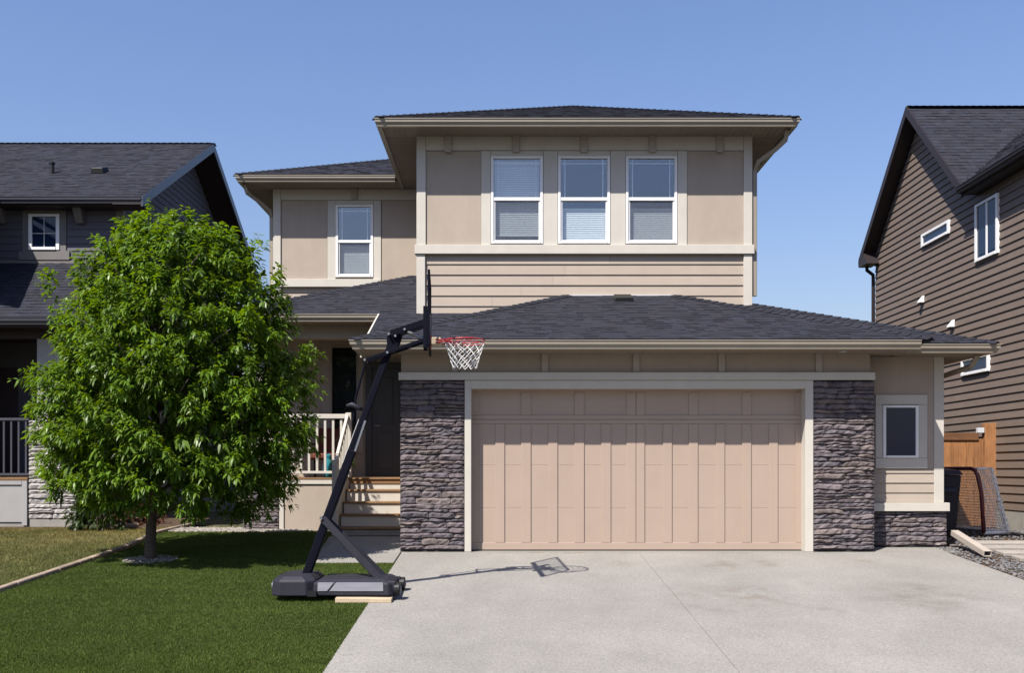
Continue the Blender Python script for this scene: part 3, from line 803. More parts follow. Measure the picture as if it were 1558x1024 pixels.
bx(H, 'batten', M['batten'], fw_, U(535, DW), U(544, DW), V(304, DW), ZW, .0305, .075)
bx(H, 'window_trim', M['cream'], fw_, U(498.4, DW), wa - .003, z1, V(305, DW), -.03, .02)
bx(H, 'window_trim', M['cream'], fw_, wb + .003, U(580, DW), z1, V(305, DW), -.03, .02)
bx(H, 'window_trim', M['cream'], fw_, wa, wb, wt + .003, V(305, DW), -.03, .0195)
bx(H, 'trim_band', M['cream'], fw_, B0 - .03, U(580, DW), z0, z1 - .003, -.1, .06)
bx(H, 'corner_board', M['cream'], fw_, B0, U(427.6, DW), 3.6, z0 - .003, -.1, .034)
siding(wing, fw_, [(U(427.6, DW), 3.9), (B1, 3.9), (B1, z0), (U(427.6, DW), z0)], .18, M['tan'], n=-.03, t=.024, phase=.03)
window(H, fw_, wa, wb, wbm, wt, n=.012, vm=V(367.5, DW), fw=.05, depth=.1, proud=.022, screen=True, blind=[(wbm + .09, V(376, DW))])
MB().box(B0 + .02, B0 + .14, YW + .17, 13, 0, ZSU + .1).build('house_side_wall', M['tan'], H)
MB().box(B0, B1, 13.003, 13.1, 0, ZSU + .1).build('back_wall', M['tan'], H)
MB().box(B0 + .15, B1, YW + 1.7, YW + 1.8, 3.5, ZSU).build('room_wall', M['room'], H)
MB().box(B0 + .15, B1, YW + .2, YW + 1.7, 4.3, 4.38).build('room_floor', M['interior'], H)

# ---- roofs
ZE = 7.065; p = .42
o = .62
xl, xr, yf, yk = A0 - o, A1 + o, YU - o, 12.6
hw = (xr - xl) / 2; xm = (xl + xr) / 2
Pm = (xm, yf + hw, ZE + p * hw); Pb = (xm, yk - hw, ZE + p * hw)
ru = roof(H, [(xl, yf, ZE), (xr, yf, ZE), Pm])
roof(H, [(xr, yf, ZE), (xr, yk, ZE), Pb, Pm]); roof(H, [(xl, yk, ZE), (xl, yf, ZE), Pm, Pb]); roof(H, [(xr, yk, ZE), (xl, yk, ZE), Pb])
for q in ((xl, yf, ZE), (xr, yf, ZE)): ridge_caps(ru, q, Pm)
ridge_caps(ru, Pm, Pb)
wl, wf = B0 - .6, YW - o
q1 = (wl + 3.5, wf + 3.5, ZE + p * 3.5)
rw = roof(H, [(wl, wf, ZE), (xl, wf, ZE), (xl + 3.5, wf + 3.5, ZE + p * 3.5), q1])
roof(H, [(wl, 13.6, ZE), (wl, wf, ZE), q1, (wl + 3.5, 13.6 - 3.5, ZE + p * 3.5)])
roof(H, [(xl, 13.6, ZE), (wl, 13.6, ZE), (wl + 3.5, 13.6 - 3.5, ZE + p * 3.5), (xl + 3.4, 13.6 - 3.5, ZE + p * 3.5)])
ridge_caps(rw, (wl, wf, ZE), q1)
# garage roof
ZG = 3.03; pg = .365; gl_, gr_, gf = XL - o, 5.95, -o
zr = ZG + pg * (YU - gf)
rg = roof(H, [(gl_, gf, ZG), (gr_, gf, ZG), (2.9, YU, zr), (1.05, YU, zr)])
ridge_caps(rg, (gl_, gf, ZG), (1.05, YU - .02, zr)); ridge_caps(rg, (gr_, gf, ZG), (2.9, YU - .02, zr))
pp = .40; ZP = 3.86; yp = 2.5
zp = lambda y_: ZP + pp * (y_ - yp)
ypv = yp - (ZP - ZG) / pp
roof(H, [(gl_, gf, ZG), (1.05, YU, zr), (.2, YU, ZG + pg * (.2 - gl_)), (gl_, ypv, ZG)])
roof(H, [(gr_, gf, ZG), (gr_, -.17, ZG), (3.33, YU, ZG + pg * (YU + .17)), (2.9, YU, zr)])
br = 7.1
rb = roof(H, [(gr_ - .25, -.17, ZG), (br, -.17, ZG), (A1, -.17 + br - A1, ZG + pg * (br - A1)), (3.33, YU, ZG + pg * (YU + .17))])
roof(H, [(br, -.17, ZG), (br, 9, ZG), (A1, 9, ZG + pg * (br - A1)), (A1, -.17 + br - A1, ZG + pg * (br - A1))])
ridge_caps(rb, (br, -.17, ZG), (A1, -.17 + br - A1, ZG + pg * (br - A1)))
# porch roof
pc = -5.16
rp = roof(H, [(pc, yp, ZP), (A0, yp, ZP), (A0, YW, zp(YW)), (pc + YW - yp, YW, zp(YW))])
roof(H, [(gl_, ypv, ZG), (.12, yp, ZP), (gl_, yp, ZP)])
roof(H, [(A0, yp, ZP), (.12, yp, ZP), (.2, YU, zp(YU)), (A0, YU, zp(YU))])
roof(H, [(pc, YW, ZP), (pc, yp, ZP), (pc + YW - yp, YW, zp(YW))])
ridge_caps(rp, (pc, yp, ZP), (pc + YW - yp, YW, zp(YW)))
MB().hexa([(gl_ - .03, ypv, ZG - .14), (gl_ - .005, ypv, ZG - .14), (gl_ - .005, yp, ZP - .14), (gl_ - .03, yp, ZP - .14), (gl_ - .03, ypv, ZG + .02), (gl_ - .005, ypv, ZG + .02), (gl_ - .005, yp, ZP + .02), (gl_ - .03, yp, ZP + .02)]).build('rake_board', M['cream'], H)
# gutters, fascia, soffits
og = .53
sweep(H, [(A0 - og, 12.4), (A0 - og, YU - og), (A1 + og, YU - og), (A1 + og, 12.4)], 7.045, M['gutter'])
sweep(H, [(B0 - .5, 13.4), (B0 - .5, YW - og), (A0 - og - .13, YW - og)], 7.045, M['gutter'])
sweep(H, [(XL - og, ypv + .1), (XL - og, -og), (5.8, -og)], 3.016, M['gutter'])
sweep(H, [(5.8, -.08), (br - .08, -.08), (br - .08, 8.9)], 3.016, M['gutter'])
sweep(H, [(pc + .09, YW), (pc + .09, yp + .09), (gl_ - .04, yp + .09)], V(478, 16.9), M['gutter'])
def soffit(x0, x1, y0, y1, z, grooves=True):
    s = MB().box(x0, x1, y0, y1, z, z + .03).build('soffit', M['soffit'], H)
    if grooves:
        g = MB()
        if x1 - x0 > y1 - y0:
            x = x0 + .05
            while x < x1 - .05: g.box(x, x + .012, y0 + .01, y1 - .01, z - .006, z + .001); x += .1
        else:
            y_ = y0 + .05
            while y_ < y1 - .05: g.box(x0 + .01, x1 - .01, y_, y_ + .012, z - .006, z + .001); y_ += .1
        g.build('soffit_rib', M['soffit'], s, kind='stuff')
zsu = 6.945
soffit(A0 - og, A1 + og, YU - og, YU + .02, zsu); soffit(A0 - og, A0 + .05, YU + .023, 12.4, zsu); soffit(A1 - .05, A1 + og, YU + .023, 12.4, zsu)
soffit(B0 - .5, A0 - og - .003, YW - og, YW + .02, zsu); soffit(B0 - .5, B0 + .05, YW + .023, 13.4, zsu)
soffit(XL - og, 5.8, -og, .22, zs); soffit(XL - og, XL + .07, .223, ypv, zs); soffit(5.803, br - .08, -.08, .47, zs); soffit(XB - .05, br - .08, .473, 8.8, zs)
soffit(pc + .09, gl_ - .04, yp + .1, 4.6, 3.745)
# small round soffit light and roof vents
MB().tube([(U(1283, 14.1), -.28, zs - .012), (U(1283, 14.1), -.28, zs + .002)], .05, 16).build('soffit_light', M['flash'], H)
def roofvent(root, x, y_, z, sl, w, m='black'):
    mb = MB()
    mb.hexa([(x - w / 2, y_ - .15, z - .15 * sl - .02), (x + w / 2, y_ - .15, z - .15 * sl - .02), (x + w / 2, y_ + .15, z + .15 * sl - .02), (x - w / 2, y_ + .15, z + .15 * sl - .02),
             (x - w / 2 + .02, y_ - .17, z + .02), (x + w / 2 - .02, y_ - .17, z + .02), (x + w / 2 - .02, y_ + .1, z + .12), (x - w / 2 + .02, y_ + .1, z + .12)])
    v = mb.build('roof_vent', M[m], root, bevel=.01)
    return v
xv = U(948, 16.6); roofvent(H, xv, 2.2, ZG + pg * (2.2 - gf), pg, .33)
# downspouts
d_ = DU - .1
downspout(H, [(A1 + .49, YU - .42, 6.92), (A1 + .47, YU - .38, 6.76), (A1 + .33, YU - .25, 6.64), (A1 + .1, YU - .06, 6.50), (A1 + .055, YU + .03, 6.36), (A1 + .055, YU + .04, 4.2)], M['gutter'])
downspout(H, [(B0 - .48, YW - .42, 6.92), (B0 - .44, YW - .38, 6.76), (B0 - .28, YW - .2, 6.66), (B0 - .07, YW - .02, 6.50), (B0 - .05, YW + .05, 6.36), (B0 - .05, YW + .06, .3)], M['gutter'])
downspout(H, [(br - .14, .15, 2.9), (br - .16, .3, 2.74), (br - .3, .9, 2.66), (XB + .06, 1.3, 2.6), (XB + .05, 1.36, 2.4), (XB + .05, 1.36, .3)], M['gutter'])

# ---- porch
DP = 17.3; YP = DP - D0; fp = front(YP)
ZF = 1.06
px0, px1 = -4.55, U(527, DP)
deck = MB().box(px0, XL + .06, YP + .003, 4.5, ZF - .1, ZF - .032).build('porch_deck', M['wood'], H)
y_ = YP - .02
while y_ < 4.45:
    MB().box(px0, XL + .06, y_, y_ + .135, ZF - .03, ZF).build('deck_board', M['wood'], deck, bevel=.004); y_ += .14
sk0 = U(425, DP)
bx(H, 'skirt_panel', M['panel'], fp, sk0 + .08, px1, V(808, DP), V(738, DP), -.06, -.012)
bx(H, 'skirt_trim', M['cream'], fp, sk0, sk0 + .08, .1, ZF - .034, -.06, .012)
bx(H, 'skirt_trim', M['cream'], fp, sk0 + .083, px1 + .05, V(737, DP), ZF - .034, -.06, .012)
bx(H, 'skirt_trim', M['cream'], fp, sk0 + .083, px1, .1, V(808, DP) - .003, -.06, .01)
MB().box(px1 - .02, px1 + .04, YP - .01, YP + .12, .1, V(737, DP) - .003).build('skirt_trim', M['cream'], H)
# stone pier with column at the porch corner (partly behind the tree)
pp_ = bx(H, 'stone_pier', M['mortar'], fp, -4.62, sk0 - .01, .1, ZF + .2, -.6, -.03, bevel=0)
stones(pp_, fp, -4.62, sk0 - .01, .13, ZF + .2, sm, random.Random(31), base=-.02)
bx(H, 'stone_cap', M['cream'], fp, -4.68, sk0 + .03, ZF + .203, ZF + .28, -.66, .05)
bx(H, 'porch_column', M['cream'], fp, -4.5, sk0 - .12, ZF + .28, 3.5, -.48, -.12)
MB().box(px0, gl_ - .05, YP + .05, YP + .3, V(515, 17.35), 3.744).build('porch_beam', M['panel'], H)
# railing
rl = MB().box(sk0 - .0, px1 + .06, YP + .02, YP + .11, V(637, DP), V(630, DP)).build('railing', M['cream'], H, bevel=.006)
MB().box(sk0, px1 + .02, YP + .035, YP + .095, V(721, DP), V(717, DP)).build('bottom_rail', M['cream'], rl, bevel=.005)
xb = px1 - .1
zbot, ztop = V(717, DP), V(637, DP)
bal = MB().box(-.02, .02, -.02, .02, 0, ztop - zbot)
bme = None
while xb > sk0 + .05:
    if bme is None:
        o1 = bal.build('baluster', M['cream'], rl, local=True); bme = o1.data
    else: o1 = link('baluster', bme, rl)
    o1.location = Vector((xb, YP + .065, zbot)) - wloc(rl); xb -= .1415
MB().box(px1 - .02, px1 + .08, YP + .015, YP + .115, ZF, V(628, DP)).build('railing_post', M['cream'], rl, bevel=.006)
# steps
sx0, sx1 = px1 + .06, XL + .05
st = MB()
zz = [ZF, .86, .66, .46, .26, gz(1.5) + .0]
yy_ = [YP, YP - .35, YP - .65, YP - .95, YP - 1.25]
stp = None
for i in range(4):
    r_ = MB().box(sx0, sx1, yy_[i] + .02, yy_[i] + .05, zz[i + 1] - .002, zz[i] - .034).build('step_riser', M['cream'], H)
    MB().box(sx0 - .0, sx1, yy_[i + 1] - .005, yy_[i] + .018, zz[i + 1] - .033, zz[i + 1]).build('step_tread', M['wood'], H, bevel=.005)
MB().box(sx0, sx1, yy_[4] + .02, yy_[4] + .05, .1, .218).build('step_riser', M['concrete'], H)
# stair guard at the left: stringer, sloping rails, balusters
gx = sx0 - .045
sg = MB().hexa([(gx - .03, yy_[4] + .0, .1), (gx + .02, yy_[4], .1), (gx + .02, YP - .02, .1), (gx - .03, YP - .02, .1), (gx - .03, yy_[4], .32), (gx + .02, yy_[4], .32), (gx + .02, YP - .02, ZF + .08), (gx - .03, YP - .02, ZF + .08)]).build('stair_stringer', M['cream'], H, bevel=.004)
sr = MB().bar((gx, YP + .02, ZF + 1.08), (gx, yy_[4] + .05, .32 + .98), .05, .07).build('stair_railing', M['cream'], H, bevel=.005)
MB().bar((gx, YP - .02, ZF + .17), (gx, yy_[4] + .05, .42), .04, .05).build('bottom_rail', M['cream'], sr, bevel=.004)
for i in range(8):
    t = (i + .7) / 8.3; yb_ = YP + (yy_[4] + .05 - YP) * t
    a = ZF + .17 + (.42 - ZF - .17) * t; b = ZF + 1.06 + (1.28 - ZF - 1.06) * t
    MB().box(gx - .018, gx + .018, yb_ - .018, yb_ + .018, a, b).build('baluster', M['cream'], sr)
MB().box(gx - .045, gx + .045, yy_[4] - .03, yy_[4] + .06, .1, 1.36).build('railing_post', M['cream'], sr, bevel=.006)
# entry wall, door, window
DE = 18.9; YE = DE - D0; fe = front(YE)
ew0, ew1, ez0, ez1 = U(503, DE), U(545, DE), ZF + .55, V(527, DE)
holed(MB(), fe, B0 + .02, XL + .1, 0, 4.2, -.12, 0, [(ew0, ew1, ez0, ez1)]).build('entry_wall', M['panel'], H)
for (a, b, c, d) in ((ew0 - .17, ew0 - .002, ez0 - .1, ez1 + .13), (ew1 + .002, ew1 + .1, ez0 - .1, ez1 + .13)): bx(H, 'window_trim', M['batten'], fe, a, b, c, d, .001, .03)
bx(H, 'window_trim', M['batten'], fe, ew0, ew1, ez1 + .002, ez1 + .13, .001, .03); bx(H, 'window_trim', M['batten'], fe, ew0, ew1, ez0 - .1, ez0 - .002, .001, .035)
window(H, fe, ew0, ew1, ez0, ez1, n=.015, fw=.03, grid=False, fm='batten', gl='glassdim', blind=[(ez0 + .05, ez1 - .1)])
MB().box(B0 + .2, XL, YE + 1.0, YE + 1.08, 0, 4).build('room_wall', M['room'], H)
ex0, ex1 = U(566, DE), U(566, DE) + .92; et = ZF + 2.08
bx(H, 'door_casing', M['entry'], fe, ex0 - .12, ex0, ZF, et + .12, .001, .04)
bx(H, 'door_casing', M['entry'], fe, ex1, ex1 + .1, ZF, et + .12, .001, .04)
bx(H, 'door_casing', M['entry'], fe, ex0, ex1, et, et + .12, .001, .04)
dr_ = bx(H, 'front_door', M['entry'], fe, ex0 + .003, ex1 - .003, ZF + .02, et - .003, .001, .02)
for (a, b, c, d) in ((.1, .4, .15, .85), (.52, .82, .15, .85), (.1, .4, 1.0, 1.9), (.52, .82, 1.0, 1.9)):
    bx(dr_, 'door_panel', M['entry'], fe, ex0 + a, ex0 + b, ZF + c, ZF + d, .02, .03, bevel=.008)
MB().tube([(ex0 + .07, YE - .02, ZF + 1.0), (ex0 + .07, YE - .07, ZF + 1.0), (ex0 + .07, YE - .09, ZF + .98), (ex0 + .16, YE - .09, ZF + .98)], .012, 8).build('door_handle', M['steel'], dr_)

# ================================================================== LEFT NEIGHBOUR
DN = 19.8; YN = DN - D0; fn = front(YN)
NX = U(186, DN)
NL = -15.0
HL = thing('house', 'charcoal lap sided house with gable roof behind the leafy tree', 'house', (-9, YN, 0))
zwt, zwb = V(302, DN), V(400, DN)
nw = bx(HL, 'upper_wall', M['lg_siding'], fn, NL, NX - .02, 0, zwt + .1, -.12, -.001, bevel=0)
siding(nw, fn, [(-11.2, zwb - .05), (NX - .1, zwb - .05), (NX - .1, zwt), (-11.2, zwt)], .145, M['lg_siding'], t=.022)
ns = MB().box(NX - .12, NX - .0, YN + .12, YN + 8.5, 0, zwt + .1).build('gable_wall', M['lg_siding'], HL)
ye, ze = U(0, 1) * 0 + 19.3 - D0, V(298, 19.3)
ex = U(216, 19.3); dr2 = ex * F / (325 - 770); zr2 = V(218, dr2); yr2 = dr2 - D0
pn_ = (zr2 - ze) / (yr2 - ye); yb2 = 2 * yr2 - ye
yw2 = yb2 - .5
siding(ns, rightw(NX), [(YN + .01, .2), (yw2, .2), (yw2, ze + .0), (yr2, zr2 - .30), (YN + .01, ze + .02)], .145, M['lg_siding'], t=.022)
MB().prism([(NX - .1, YN, ze - .1), (NX - .1, yw2, ze - .1), (NX - .1, yr2, zr2 - .3)], (.098, 0, 0)).build('gable_wall', M['lg_siding'], HL)
bx(HL, 'corner_board', M['lg_trim'], fn, NX - .12, NX + .03, zwb - .3, zwt + .05, -.1, .03)
nr = roof(HL, [(NL, ye, ze), (ex, ye, ze), (ex, yr2, zr2), (NL, yr2, zr2)], tint=.95)
roof(HL, [(ex, yb2, ze), (NL, yb2, ze), (NL, yr2, zr2), (ex, yr2, zr2)], tint=.95)
ridge_caps(nr, (NL, yr2, zr2), (ex, yr2, zr2))
for (ya, yb3) in ((ye, yr2), (yb2, yr2)):
    q = [(ex - .02, ya, ze - .2), (ex - .02, yb3, zr2 - .2), (ex - .02, yb3, zr2 + .0), (ex - .02, ya, ze + .0)]
    MB().prism(q, (.035, 0, 0)).build('rake_board', M['lg_gut'], HL)
    q = [(NX, ya, ze - .16), (NX, yb3, zr2 - .16), (NX, yb3, zr2 - .13), (NX, ya, ze - .13)]
    MB().prism(q, (ex - NX - .02, 0, 0)).build('soffit', M['br_trim'], HL)
sweep(HL, [(NL, ye + .09), (ex - .02, ye + .09)], ze - .01, M['lg_gut'])
MB().box(NL, ex - .03, ye + .1, YN, ze - .16, ze - .14).build('soffit', M['lg_dark'], HL)
# brackets
for c in (4, 124):
    x = U(c, DN)
    MB().prism([(x - .08, YN, zwt - .02), (x - .08, YN - .33, zwt - .02), (x - .08, YN - .33, zwt - .12), (x - .08, YN - .10, zwt - .52), (x - .08, YN, zwt - .52)], (.16, 0, 0)).build('eave_bracket', M['lg_trim'], HL, bevel=.006)
wa, wb, wc, wd_ = U(45, DN), U(92, DN), V(381, DN), V(326, DN)
window(HL, fn, wa, wb, wc, wd_, n=.03, gl='darkglass', grid='cross', fw=.07, proud=.03, depth=.03)
bx(HL, 'window_trim', M['lg_trim'], fn, wa - .13, wa, wc - .02, wd_ + .14, .0, .04); bx(HL, 'window_trim', M['lg_trim'], fn, wb, wb + .13, wc - .02, wd_ + .14, .0, .04)
bx(HL, 'window_trim', M['lg_trim'], fn, wa, wb, wd_, wd_ + .14, .0, .0395); bx(HL, 'window_trim', M['lg_trim'], fn, wa - .2, wb + .2, wc - .2, wc - .02, .0, .05)
# porch roof
DQ = 18.0; YQ = DQ - D0; fq = front(YQ)
yq = 17.5 - D0; zq = V(482, 17.5); xq = NX + .45
roof(HL, [(NL, yq, zq), (xq, yq, zq), (NX + .02, YN, zwb), (NL, YN, zwb)], tint=.95)
roof(HL, [(xq, yq, zq), (xq, YN, zq), (NX + .02, YN, zwb)], tint=.95)
MB().fb(fn, -11.2, NX, zwb - .02, zwb + .04, .02, .035).build('flashing', M['lg_trim'], HL)
sweep(HL, [(NL, yq + .09), (xq - .06, yq + .09), (xq - .06, YN)], zq - .01, M['lg_gut'])
MB().box(NL, xq - .07, yq + .1, YN - .02, zq - .17, zq - .14).build('soffit', M['lg_dark'], HL)
MB().box(NL, U(110, DQ), YQ + .05, YQ + .3, V(515, DQ), zq - .171).build('porch_beam', M['lg_dark'], HL)
c0, c1 = U(50, DQ), U(100, DQ)
bx(HL, 'porch_column', M['lg_pale'], fq, c0 + .05, c1 - .05, V(640, DQ), V(515, DQ), -.5, -.05)
ps = bx(HL, 'stone_pier', M['mortar'], fq, U(44, DQ), U(116, DQ), .1, V(640, DQ), -.62, 0, bevel=0)
stones(ps, fq, U(44, DQ), U(116, DQ), .30, V(640, DQ), [M['paleStone']], random.Random(44), rows=(.07, .14), wid=(.25, .6))
bx(HL, 'foundation', M['concrete'], fq, U(44, DQ) + .02, U(116, DQ), .05, .29, -.1, .01)
bx(HL, 'skirt_panel', M['lg_pale'], fq, NL, U(42, DQ), V(795, DQ), V(731, DQ), -.1, .0)
bx(HL, 'skirt_trim', M['lg_pale'], fq, U(34, DQ), U(42, DQ), V(795, DQ) - .06, V(731, DQ), .0005, .022)
bx(HL, 'skirt_trim', M['lg_pale'], fq, NL, U(34, DQ) - .002, V(738, DQ), V(731, DQ), .0005, .022)
bx(HL, 'foundation', M['concrete'], fq, NL, U(42, DQ), .0, V(795, DQ) - .003, -.1, -.02)
bx(HL, 'deck_edge', M['wood'], fq, NL, U(43, DQ), V(731, DQ) + .002, V(726.5, DQ), -1.75, .03)
nrl = bx(HL, 'railing', M['lg_gut'], fq, NL, U(43, DQ), V(640, DQ), V(636, DQ), -.08, -.02)
bx(nrl, 'bottom_rail', M['lg_gut'], fq, NL, U(43, DQ), V(724, DQ), V(720.5, DQ), -.075, -.025)
for i in range(34): bx(nrl, 'baluster', M['lg_gut'], fq, U(38, DQ) - i * .135 - .016, U(38, DQ) - i * .135 + .016, V(720, DQ), V(640.5, DQ), -.066, -.034, bevel=0)
bx(HL, 'front_door', M['lg_dark'], fn, U(-22, DN), U(28, DN), V(726, DN), V(560, DN), .0, .03)
# pale blue ornament and a red one hanging under the porch beam
# projecting front bay left of the picture (its roof shades the porch roof)
fbay = MB().box(NL, -10.27, 2.42, YN - .02, 0, 6.45).build('front_bay', M['lg_siding'], HL)
siding(fbay, rightw(-10.27), [(2.4, .3), (YN - .03, .3), (YN - .03, 6.4), (2.4, 6.4)], .145, M['lg_siding'], t=.022)
siding(fbay, front(2.42), [(-13.0, .3), (-10.27, .3), (-10.27, 6.4), (-13.0, 6.4)], .145, M['lg_siding'], t=.022)
roof(HL, [(-9.93, 2.0, 6.5), (-9.93, YN + .9, 6.5), (-12.6, YN + .9, 8.1), (-12.6, 2.0, 8.1)]); roof(HL, [(NL - .3, YN + .9, 6.5), (NL - .3, 2.0, 6.5), (-12.6, 2.0, 8.1), (-12.6, YN + .9, 8.1)])
MB().prism([(NL, 2.41, 6.451), (-10.25, 2.41, 6.451), (-12.6, 2.41, 7.95)], (0, .1, 0)).build('gable_wall', M['lg_siding'], HL)
MB().box(NL, NX - .13, yw2, yw2 + .1, 0, ze).build('back_wall', M['lg_siding'], HL)
def onroof(px, py):                        # point on the front slope seen at a photo position
    # z = ze + pn*(Y-ye) ; z = CH + (715-py)*d/F
    k_ = (715 - py) / F
    d = (CH - ze + pn_ * (ye + D0)) / (pn_ - k_)
    return Vector((U(px, d), d - D0, CH + k_ * d))
q = onroof(79, 264)
MB().tube([q - Vector((0, 0, .05)), q + Vector((0, 0, .2)), q + Vector((0, 0, .205)), q + Vector((0, 0, .24))], [.05, .05, .065, .065], 10).build('vent_pipe', M['black'], HL)
q = onroof(152, 262); roofvent(HL, q.x, q.y, q.z + .03, pn_, .28)

# ================================================================== RIGHT NEIGHBOUR
WX = 8.94
HR = thing('house', 'brown lap sided house with steep gable seen from the side, right edge', 'house', (WX + 2, 4, 0))
fx = leftw(WX)
def dx(px, X=WX): return X * F / (px - 770)
ro = .30; RX = WX - ro
da, dfr, dbk = dx(1380, RX), dx(1465, RX), dx(1308, RX)
za, zf_, zk = V(162, da), V(283, dfr), V(395, dbk)
ya, yfr, ybk = da - D0, dfr - D0, dbk - D0
ybw = dx(1333) - D0; y0w = -4.0
zbs = .49
slf = (za - zf_) / (ya - yfr); slb = (za - zk) / (ybk - ya)
wall = MB().prism([(WX, y0w, 0), (WX, ybw, 0), (WX, ybw, zk - .1), (WX, ya, za - .28), (WX, yfr + .0, zf_ - .15), (WX, y0w, zf_ - .15)], (.12, 0, 0)).build('gable_wall', M['br_siding'], HR)
siding(wall, fx, [(y0w, zbs), (ybw, zbs), (ybw, zf_ - .17), (y0w, zf_ - .17)], .148, M['br_siding'], t=.027)
siding(wall, fx, [(yfr - .05, zf_ - .169), (ybw, zf_ - .169), (ya + .02, za - .28), (ya - .02, za - .28)], .148, M['br_siding'], t=.027)
bx(HR, 'foundation', M['concrete'], fx, y0w, ybw, 0, zbs - .003, -.1, .012)
MB().box(WX + .13, 17, y0w, y0w + .12, 0, zf_ - .16).build('front_wall', M['br_siding'], HR)
MB().box(WX + .13, 17, ybw - .1, ybw, 0, zk - .11).build('back_wall', M['br_siding'], HR)
rr = roof(HR, [(RX, yfr, zf_), (17, yfr, zf_), (17, ya, za), (RX, ya, za)])
roof(HR, [(17, ybk, zk), (RX, ybk, zk), (RX, ya, za), (17, ya, za)])
ridge_caps(rr, (RX, ya, za), (17, ya, za))
for (y1, zz1) in ((yfr, zf_), (ybk, zk)):
    q = [(RX - .03, y1, zz1 - .2), (RX - .03, ya, za - .2), (RX - .03, ya, za + .005), (RX - .03, y1, zz1 + .005)]
    MB().prism(q, (.035, 0, 0)).build('rake_board', M['br_trim'], HR)
    q = [(RX + .006, y1, zz1 - .17), (RX + .006, ya, za - .17), (RX + .006, ya, za - .14), (RX + .006, y1, zz1 - .14)]
    MB().prism(q, (ro - .01, 0, 0)).build('soffit', M['br_trim'], HR)
MB().box(RX, 17, ybk - .02, ybk + .1, zk - .14, zk).build('gutter', M['br_trim'], HR)
MB().prism([(RX - .028, ybk, zk - .2), (RX - .028, ybk - .55, zk - .2), (RX - .028, ybk - .3, zk + .1)], (.3, 0, 0)).build('eave_return', M['br_trim'], HR)
# front block roof: eave along the side wall
ph = .80
RXE = RX - .02
roof(HR, [(RXE, y0w - .4, zf_), (RXE, yfr + .0, zf_), (RXE + 3.0, yfr + 3.0 * ph / slf, zf_ + 3.0 * ph), (RXE + 3.0, y0w - .4, zf_ + 3.0 * ph)])
sweep(HR, [(RXE + .02, yfr + .06), (RXE + .02, y0w - .4)], zf_ - .01, M['br_trim'])
MB().box(RXE + .02, WX, y0w - .4, yfr, zf_ - .17, zf_ - .14).build('soffit', M['br_trim'], HR)
# windows and vents on the side wall
def swin(p0, p1, t0, b0, t1, um=False):
    a, b = dx(p1), dx(p0)                  # nearer edge first
    zt_ = (V(t0, b) + V(t1, a)) / 2; zb_ = V(b0, b)
    return a - D0, b - D0, zb_, zt_
a, b, c, d = swin(1405, 1447, 355, 377, 336); window(HR, fx, a, b, c, d, n=.03, gl='darkglass', fw=.07, grid=False, proud=.03, depth=.03)
a, b, c, d = swin(1487, 1522, 312, 400, 293); window(HR, fx, a, b, c, d, n=.03, um=(a + b) / 2, gl='darkglass', fw=.07, grid=False, proud=.03, depth=.03)
a, b, c, d = swin(1466, 1508, 548, 573, 535); window(HR, fx, a, b, c, d, n=.03, gl='darkglass', fw=.07, grid=False, proud=.03, depth=.03)
for (px, py) in ((1400, 456), (1446, 493)):
    dd_ = dx(px + 6); yv = dd_ - D0; zv = V(py, dd_)
    h = MB().prism([(WX - .02, yv - .07, zv + .09), (WX - .02, yv - .07, zv - .07), (WX - .13, yv - .07, zv - .07), (WX - .115, yv - .07, zv - .03)], (0, .14, 0)).build('vent_hood', M['white'], HR, bevel=.008)
    MB().tube([(WX - .1, yv, zv - .07), (WX - .1, yv, zv - .10)], .035, 8).build('vent_flap', M['br_trim'], h)
downspout(HR, [(WX - .14, ybk - .05, zk - .12), (WX - .16, ybk - .1, zk - .28), (WX - .06, ybw + .04, zk - .42), (WX - .05, ybw + .05, zk - .6), (WX - .05, ybw + .05, .4)], M['br_trim'])

# ================================================================== FENCE, NET, BIN, PIPE, PAVERS (right side yard)
DFc = 18.0; YF = DFc - D0; ff = front(YF)
FE = thing('fence', 'cedar board fence with tall end post between the two houses', 'fence', (7.8, YF, gz(YF)))
x = XB + .05; xe = U(1497, DFc)
while x < xe - .02:
    w = min(rng.uniform(.132, .142), xe - x)
    bx(FE, 'fence_board', M['cedar'], ff, x, x + w - .005, gz(3) + .03, V(668, DFc) + rng.uniform(-.004, .004), -.02, rng.uniform(0, .006), bevel=.003)
    x += w
bx(FE, 'top_rail', M['cedardark'], ff, XB + .05, U(1488, DFc), V(670, DFc), V(659, DFc), -.06, .03)
bx(FE, 'fence_post', M['cedar'], ff, xe, U(1514, DFc), gz(3), V(644, DFc), -.08, .05)
bx(FE, 'latch_box', M['flash'], ff, U(1486, DFc), U(1496, DFc), V(661, DFc) + .025, V(653, DFc) + .02, -.03, .05)

HN = thing('hockey_net', 'street hockey net with maroon pipes and white mesh beside the cedar fence', 'hockey net', (U(1497, 16.2), 1.8, gz(1.8)))
g0 = gz(2.0)
def Q(px, py, d): return Vector((U(px, d), d - D0, V(py, d)))
pa = Vector((U(1497, 16.0), 1.6, g0 + .03)); zt2 = 1.22
pt = Vector((U(1487, 16.0), 1.6, zt2))
fa = Vector((pt.x - .02, 3.2, g0 + .03)); ft = Vector((pt.x - .12, 3.2, zt2))
crn = [pa, Vector((pa.x - .04, pa.y, .8)), Vector((pt.x + .01, pt.y, zt2 - .12)), Vector((pt.x - .02, pt.y + .04, zt2 - .03)), Vector((pt.x - .03, pt.y + .14, zt2)), Vector((ft.x, ft.y - .14, zt2)), Vector((ft.x + .01, ft.y - .04, zt2 - .03)), Vector((ft.x + .02, ft.y, zt2 - .12)), fa]
MB().tube(crn, .032, 10).build('goal_frame', M['maroon'], HN, smooth=True)
